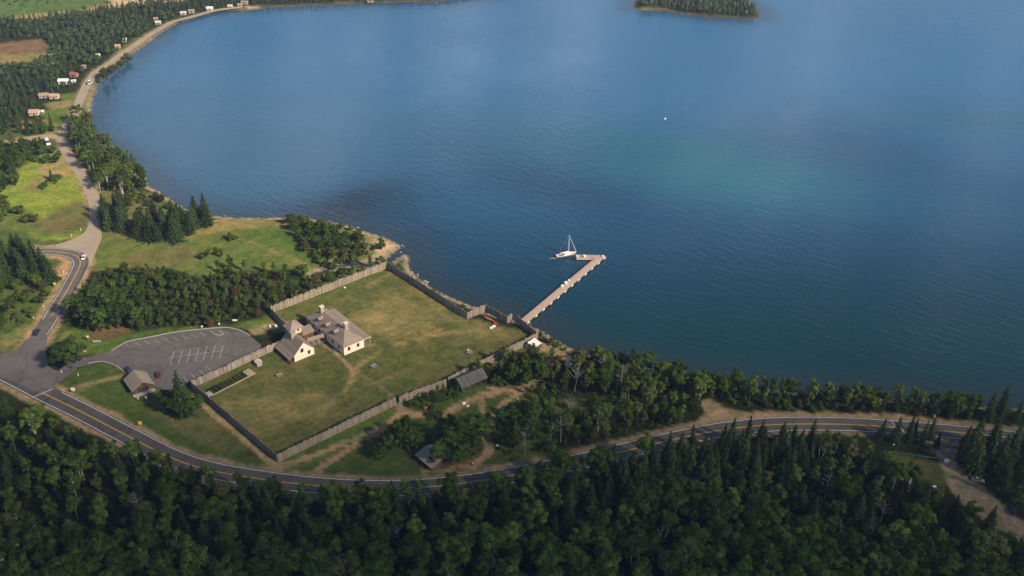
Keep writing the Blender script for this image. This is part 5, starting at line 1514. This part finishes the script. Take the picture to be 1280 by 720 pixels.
# strip between the right-hand road and the lake
wood([(880,497),(960,506),(1040,512),(1120,516),(1220,524),(1215,512),(1100,503),(1020,498),(950,492),(885,486)], 3.4, [('shrub', .2, 3, 5), ('broadleaf', .42, 6.5, 9.5), ('poplar', .38, 7, 10.5)], 'between the right-hand road and the lake', 6)
wood([(905,503),(960,511),(1040,516),(1120,519),(1210,526),(1210,521),(1120,514),(1040,511),(960,505)], 3.6, [('shrub', 1, 1.6, 3.0)], 'along the lake side verge of the road', 7)
GROVE = [(735,478),(770,474),(830,482),(874,498),(868,518),(848,530),(800,542),(740,553),(700,562),(660,566),(645,545),(650,528),(700,524),(760,521),(800,514),(798,498),(740,494)]
HEDGE = [(885,488),(950,494),(1020,500),(1100,505),(1215,514),(1210,525),(1120,517),(1040,514),(960,508),(905,502)]
mass('grove_brush', [GROVE, HEDGE, [(600,474),(625,462),(655,450),(685,458),(695,472),(680,482),(662,478),(640,486),(610,484)], [(622,520),(640,508),(660,512),(650,545),(640,572),(620,560)], [(508,510),(545,494),(572,489),(574,498),(552,508),(530,514)]], 3.0, 'green brush around the barn, under the grove and along the lake side of the road', -.5, 2.2, 4.6, 98, mat='brush')
# grove right of the barn
wood([(700,480),(730,470),(770,470),(830,480),(878,496),(872,520),(850,532),(800,545),(740,556),(700,565),(650,572),(632,560),(640,530),(660,522),(700,520),(760,518),(800,512),(795,500),(740,498),(700,492)], 4.2, [('broadleaf', .28, 6.5, 10), ('poplar', .3, 7, 11), ('birch', .14, 9, 11.5), ('shrub', .15, 3, 5), ('bare', .05, 9, 12), ('pine', .08, 7, 10)], 'in the grove between the barn and the right-hand road', 8)
wood([(720,462),(745,456),(800,466),(860,478),(880,490),(860,500),(800,492),(740,486),(715,478)], 4.4, [('broadleaf', .75, 8, 11), ('pine', .25, 8, 11)], 'on the shore behind the grove', 9)
wood([(598,474),(620,460),(650,447),(664,444),(690,455),(700,470),(690,484),(668,476),(655,486),(625,485),(605,484)], 3.7, [('broadleaf', .45, 5, 8.5), ('poplar', .3, 5, 8.5), ('shrub', .25, 2, 3.5)], 'between the barn and the white tent', 10)
wood([(655,500),(670,492),(690,486),(710,496),(705,506),(670,508)], 3.6, [('shrub', .6, 2, 3.5), ('poplar', .4, 4, 6)], 'beside the path right of the barn', 11)
wood([(505,508),(540,492),(575,487),(578,496),(560,510),(530,516)], 3.0, [('shrub', .7, 1.5, 3), ('poplar', .3, 3, 5)], 'in the weedy corner left of the barn', 12)
wood([(560,478),(600,462),(640,446),(640,452),(600,470),(566,484)], 3.4, [('broadleaf', .6, 4.5, 7.5), ('shrub', .4, 2, 4)], 'growing along the stockade by the tent', 13)
for px, py, h, k in ((500,560,10,'pine'),(486,568,8,'pine'),(512,550,9,'pine'),(520,562,7,'pine'),(475,575,6,'pine'),(548,580,9,'pine'),(565,570,11,'pine'),(580,556,11,'pine'),(598,552,10,'pine'),(572,585,8,'pine'),(590,570,9,'pine'),(556,562,9,'pine'),(564,532,4.5,'broadleaf'),(628,532,7,'pine'),(640,524,6,'pine'),(664,518,5.5,'rusty'),(655,515,4.5,'shrub'),(545,524,3,'shrub'),(640,560,8,'broadleaf')):
    q = G(px, py); plant(k, q[0], q[1], h * 1.25, {'pine': 'rounded dark pine around the pale-roofed shed and path', 'broadleaf': 'small leafy tree beside the path below the barn', 'rusty': 'reddish brown bush right of the path below the barn', 'shrub': 'low green bush beside the path below the barn'}[k], {'pine': 'pines around the pale-roofed shed', 'broadleaf': 'small trees by the path', 'shrub': 'bushes below the barn'}.get(k), wide=1.2 if k == 'pine' else 1.0)
# by the parking lot
q = G(91, 461); plant('pine', q[0], q[1], 14.0, 'single round dark green tree beside the parking lot entrance', None, variant=1, wide=1.5)
q = G(228, 517); plant('spruce', q[0], q[1], 20, 'single dark conifer at the corner of the parking lot fence', None, variant=2, wide=1.1)
for px, py, h in ((208,510,8),(216,518,9),(242,518,8),(228,522,7),(250,510,6.5)):
    q = G(px, py); plant('pine', q[0], q[1], h, 'low bushy pine around the single dark conifer', 'bushy pines by the lot fence', wide=1.5)
# the thicket between meadow and lot
TH = [(92,398),(104,368),(130,345),(160,340),(200,338),(250,350),(300,345),(330,352),(350,360),(380,358),(400,362),(380,372),(345,384),(334,392),(300,402),(262,408),(230,408),(190,412),(150,414),(110,410)]
mass('thicket_undergrowth', [TH], 3.0, 'low tangled brush filling the thicket above the parking lot', -.6, 1.6, 3.6, 90, mat='brush')
wood(TH, 3.9, [('shrub', .3, 2.5, 4.2), ('broadleaf', .36, 3.5, 6.5), ('poplar', .16, 4, 6.5), ('pine', .10, 4.5, 7), ('rusty', .04, 3, 4.2)], 'in the thicket above the parking lot', 14, grow=1.05)
wood([(90,405),(98,385),(130,378),(185,388),(190,408),(160,412),(120,416)], 4.2, [('pine', 1, 8, 11)], 'in the pine clump at the left of the thicket', 15)
wood([(395,362),(420,352),(470,336),(490,322),(478,320),(440,338),(400,347),(384,352)], 3.6, [('shrub', .8, 1.8, 3.5), ('broadleaf', .2, 3, 5)], 'along the creek behind the stockade', 16)
wood([(262,340),(300,335),(340,340),(380,345),(385,356),(340,356),(290,350)], 4.2, [('poplar', .35, 5, 7), ('broadleaf', .45, 4.5, 7), ('rusty', .04, 3, 4), ('shrub', .1, 2, 4)], 'at the meadow edge of the thicket', 17)
PT = [(362,280),(385,279),(420,290),(455,305),(462,318),(440,330),(410,336),(388,322),(376,305)]
mass('point_brush', [PT], 2.6, 'dense low brush of the round thicket on the point', -.7, 1.8, 3.6, 97, mat='brush')
wood([(362,280),(385,279),(420,290),(455,305),(462,318),(440,330),(410,336),(388,322),(376,305)], 3.4, [('broadleaf', .6, 4.5, 6.5), ('shrub', .4, 2.5, 4.5)], 'in the round thicket on the point', 18)
for px, py, s in ((262,322,5.5),(270,320,5),(278,322,5),(288,300,4),(294,299,3),(368,276,3),(405,280,3.5),(425,285,3.5),(477,312,4.5),(438,288,2.5),(449,291,2.5),(476,300,1.6),(378,337,3),(253,324,3)):
    q = G(px, py); plant('shrub' if s < 5 else 'broadleaf', q[0], q[1], s, 'lone green bush standing on the point meadow' if s < 5 else 'small leafy tree in the clump on the point meadow', 'lone bushes on the point' if s < 5 else 'meadow clump trees')
# conifers at the neck of the point
wood([(168,296),(172,282),(200,280),(235,276),(262,272),(262,280),(240,292),(225,302),(190,304)], 4.0, [('spruce', 1, 9, 12.5)], 'in the conifer row on the point', 19, wide=1.7)
wood([(128,286),(132,270),(150,262),(160,275),(158,288),(140,290)], 4.2, [('spruce', 1, 10, 13)], 'in the conifer clump beside the tan road', 20, wide=1.6)
# the light green strip along the shore
STRIP = [(86,158),(100,152),(114,164),(126,180),(142,194),(160,210),(178,226),(184,238),(160,245),(140,240),(126,240),(116,225),(100,200),(92,180)]
mass('shore_brush', [STRIP], 2.8, 'light green brush under the slender trees along the shore', -.8, 2.0, 4.2, 95, mat='pale_brush')
wood([(86,158),(100,152),(114,164),(126,180),(142,194),(160,210),(178,226),(184,238),(160,245),(140,240),(126,240),(116,225),(100,200),(92,180)], 3.8, [('poplar', .8, 7.5, 11), ('broadleaf', .2, 6, 9)], 'in the light green strip along the shore', 21)
wood([(150,246),(180,242),(200,250),(215,262),(195,266),(165,262)], 4.4, [('shrub', .7, 2, 3.5), ('broadleaf', .3, 3.5, 6)], 'on the grassy shore behind the conifers', 22)
# left edge
wood([(-30,350),(-10,325),(30,322),(62,340),(72,350),(60,358),(40,352),(0,362),(-30,372)], 4.4, [('spruce', 1, 11, 15)], 'in the dark conifers at the left edge', 23, wide=1.55)
wood([(-30,372),(0,368),(40,358),(62,362),(66,372),(48,392),(20,408),(-30,420)], 4.0, [('broadleaf', .7, 4.5, 7.5), ('shrub', .3, 2.5, 4)], 'in the scrub below the left conifers', 24)
wood([(-30,196),(15,186),(50,182),(58,196),(30,210),(22,232),(0,245),(18,262),(0,282),(-30,280)], 4.8, [('shrub', .3, 3, 5), ('broadleaf', .6, 5, 8), ('spruce', .1, 7, 9)], 'in the scrub beside the bright meadow', 25, whole=True)
wood([(-30,158),(30,152),(60,158),(82,160),(72,168),(20,172),(-30,176)], 4.4, [('broadleaf', .8, 5, 7.5), ('spruce', .2, 7, 9)], 'around the end of the tan road', 26, whole=True)
wood([(20,180),(52,178),(56,188),(70,192),(78,200),(60,208),(30,200),(10,192)], 4.6, [('shrub', .5, 2.5, 4.5), ('broadleaf', .5, 4, 6)], 'between the tan road and the bright meadow', 27, whole=True)
for px, py, s in ((65,225,7),(70,226,5.5),(56,235,4),(22,267,5.5),(38,277,6),(43,278,5)):
    q = G(px, py); plant('spruce' if px == 65 else 'shrub', q[0], q[1], s * (1 if px == 65 else .75), 'lone dark conifer standing in the bright meadow' if px == 65 else 'lone round bush in the bright meadow', None if px == 65 else 'lone bushes in the bright meadow', wide=1.3)
wood([(128,100),(137,90),(158,72),(162,76),(150,88),(138,98),(130,108)], 4.0, [('broadleaf', .8, 6, 9), ('pine', .2, 6, 8)], 'on the lake side of the shore road', 28, whole=True)
wood([(104,150),(108,143),(113,146),(112,156),(106,158)], 4.0, [('broadleaf', 1, 5, 8)], 'at the end of the beach', 29, whole=True)
# bushes along the lake wall
wood([(490,331),(520,350),(560,375),(592,391),(586,394),(552,378),(512,355),(487,337)], 3.2, [('shrub', 1, 1.2, 2.4)], 'between the stockade and the beach', 30)
wood([(655,407),(680,420),(700,430),(696,436),(680,428),(656,413)], 2.6, [('shrub', 1, 1.4, 2.6)], 'on the beach right of the dock', 31)
wood([(702,432),(720,442),(738,452),(732,456),(712,446)], 2.6, [('shrub', 1, 1.4, 2.6)], 'on the shore bank below the tipi', 32)
for px, py in ((636,398),(626,393),(615,390)):
    q = G(px, py); plant('shrub', q[0], q[1], 1.8, 'small bush outside the dock gate', 'bushes outside the dock gate')

mass('forest_undergrowth', [FRONT], 3.4, 'low leafy undergrowth filling the gaps of the near forest', -.5, 2.5, 5.5, 80, mat='under')
FIELD = [(-40,58),(10,48),(55,49),(66,60),(68,70),(40,84),(-40,86)]
YARD = [(36,146),(48,128),(70,116),(90,110),(105,112),(102,140),(88,158),(60,154)]
mass('far_woods', [[(-60,36),(0,26),(40,25),(100,16),(140,10),(165,7),(200,2),(240,-4),(300,-8),(300,9),(270,12),(235,20),(212,32),(190,42),(165,54),(145,66),(125,82),(108,98),(98,114),(84,128),(62,134),(40,142),(10,152),(-60,158)],
                   [(300,-14),(420,-12),(420,3),(340,7),(300,9)], [(420,-16),(560,-16),(620,-16),(560,-3),(500,1),(420,3)], [(225,22),(270,13),(330,8),(300,10),(270,14),(235,20)]], 3.9, 'dense dark woodland behind the far shore of the bay', -.02, 4.0, 7.5, 50, holes=(FIELD, [(44,130),(54,124),(64,128),(60,134)], YARD))
mass('far_hedgerow', [[(-40,30),(60,24),(130,14),(190,6),(190,10),(130,18),(60,30),(-40,36)], [(-60,-30),(120,-30),(130,-10),(60,6),(-60,10)]], 7, 'scattered trees over the pale field at the top left', -.3, 3, 6, 60)
mass('island_woods', [[(797,8),(812,11),(838,12),(862,16.5),(890,19.5),(920,21),(943,21),(946,15),(936,5),(905,-4),(860,-7),(815,-5)]], 3.6, 'mixed woodland covering the small island', -.35, 5, 8, 70, mat='island_leaf')

# ------------------------------------------------------------------ stones along the water's edge
rocks = []
for k in range(5):
    bm = bmesh.new(); bmesh.ops.create_icosphere(bm, subdivisions=2, radius=1)
    for v in bm.verts: v.co *= 1 + .28 * math.sin(v.co.x * 3.1 + k) * math.cos(v.co.y * 2.7 + k * 2) + random.uniform(-.08, .08)
    for v in bm.verts: v.co.z *= .6
    me = bpy.data.meshes.new('boulder'); bm.to_mesh(me); bm.free(); me.materials.append(M['rock']); rocks.append(me)
near_shore = shore[(shore[:, 1] < 700) & (shore[:, 1] > 330)]
acc = np.concatenate([[0], np.cumsum(np.linalg.norm(np.diff(near_shore, axis=0), axis=1))])
for i in range(130):
    s = RNG.uniform(0, acc[-1]); j = int(np.searchsorted(acc, s)) - 1; j = max(0, min(j, len(near_shore) - 2)); f = (s - acc[j]) / max(acc[j + 1] - acc[j], 1e-6)
    p = near_shore[j] * (1 - f) + near_shore[j + 1] * f; tdir = near_shore[j + 1] - near_shore[j]; nrm = np.array([-tdir[1], tdir[0]]); nrm /= np.linalg.norm(nrm) + 1e-9
    p = p + nrm * RNG.uniform(-2.0, 2.0); qx, qy = to_px(*p, 0)
    if qx > 770: continue
    o = link('boulder', rocks[i % 5]); sz = RNG.uniform(.3, 1.0) ** 2 * .75 + .12
    dd = float(shore_d(np.array([p]))[0])
    o.location = (p[0], p[1], (LAND * float(sstep(0, 6.5, dd)) if dd > 0 else -.1)); o.rotation_euler = (0, 0, RNG.uniform(0, 6.28)); o.scale = (sz, sz * RNG.uniform(.7, 1.2), sz)
    tag(o, 'grey boulder on the stony beach between the point and the grove', 'boulder', 'boulders along the shore')

print('TREES', COUNT, 'objects', len(bpy.data.objects))
# ------------------------------------------------------------------ unseen clouds added to shade the forest and brighten the lake, and the air
def added_cloud(name, cx, cy, cz, rx, ry, rz, seed, label, n=26, fine=0):
    r = np.random.default_rng(seed); bm = bmesh.new()
    for k in range(n):
        a, q = r.uniform(0, 6.28), r.random() ** .5 * (1 if fine else .85)
        s = r.uniform(.22, .42) * (1.1 - .5 * q) if not fine else fine * r.uniform(.75, 1.25)
        mat_ = Matrix.Translation((cx + math.cos(a) * q * rx, cy + math.sin(a) * q * ry, cz + r.uniform(-.1, .35) * rz)) @ Matrix.Diagonal((rx * s, ry * s, rz * (.55 if fine else s * 1.6), 1))
        bmesh.ops.create_icosphere(bm, subdivisions=2, radius=1, matrix=mat_)
    me = bpy.data.meshes.new(name); bm.to_mesh(me); bm.free()
    m, t, out = new_mat('added_cloud_blue')
    d = t.nodes.new('ShaderNodeBsdfDiffuse'); d.inputs[0].default_value = (.58, .68, .95, 1)  # tinted blue so the lake reflects a bluer tone
    t.links.new(d.outputs[0], out.inputs[0]); me.materials.append(m)
    me.polygons.foreach_set('use_smooth', [True] * len(me.polygons))
    o = link(name, me); tag(o, label, 'added_cloud', None, 'structure'); return o
def shade(px, py, rx, ry, h, seed, label, n=70, fine=.115):
    """unseen cloudlets added at height h whose shadow falls on the ground under the pixel"""
    p = G(px, py); k = h / SUN_DIR.z
    return added_cloud('added_cloud', p[0] + SUN_DIR.x * k, p[1] + SUN_DIR.y * k, h, rx, ry, 40, seed, label, n, fine)

shade(720, 915, 540, 120, 700, 3, 'added out-of-view cloudlets shading the near forest', 50, .11)
shade(20, 780, 170, 95, 720, 8, 'added out-of-view cloudlets shading the lower left of the forest', 50, .10)
shade(1260, 680, 180, 90, 690, 5, 'added out-of-view cloudlets shading the driveway at the right', 60, .11)
CB = ((-6200, 5200, 'far left'), (-4200, 6400, 'second from the left'), (-2300, 6500, 'third from the left'), (-300, 7000, 'straight across the lake'), (1700, 6800, 'just right of the middle'), (3700, 6300, 'second from the right'), (5600, 5400, 'far right'))  # unseen bank added so the far lake reflects more brightly
for k, (cx, cy, where) in enumerate(CB):
    added_cloud('added_cloud', cx, cy, 1750 + 150 * (k % 3), 1350, 800, 1250, 20 + k, 'unseen blue-tinted cumulus added for the lake reflection, ' + where)

bm = bmesh.new(); bmesh.ops.create_cube(bm, size=1)
HZ0, HZ1 = -5.0, 262.0
for v in bm.verts: v.co = Vector((v.co.x * 8000, v.co.y * 7000 + 2600, HZ0 if v.co.z < 0 else HZ1))
me = bpy.data.meshes.new('haze'); bm.to_mesh(me); bm.free()
m, t, out = new_mat('haze_air')
pv = t.nodes.new('ShaderNodeVolumePrincipled')
pv.inputs['Color'].default_value = (0.54, 0.64, 1.0, 1)
pv.inputs['Density'].default_value = 0.00014
pv.inputs['Anisotropy'].default_value = 0.2
t.links.new(pv.outputs[0], out.inputs['Volume'])
me.materials.append(m)
tag(link('haze', me), kind='stuff')
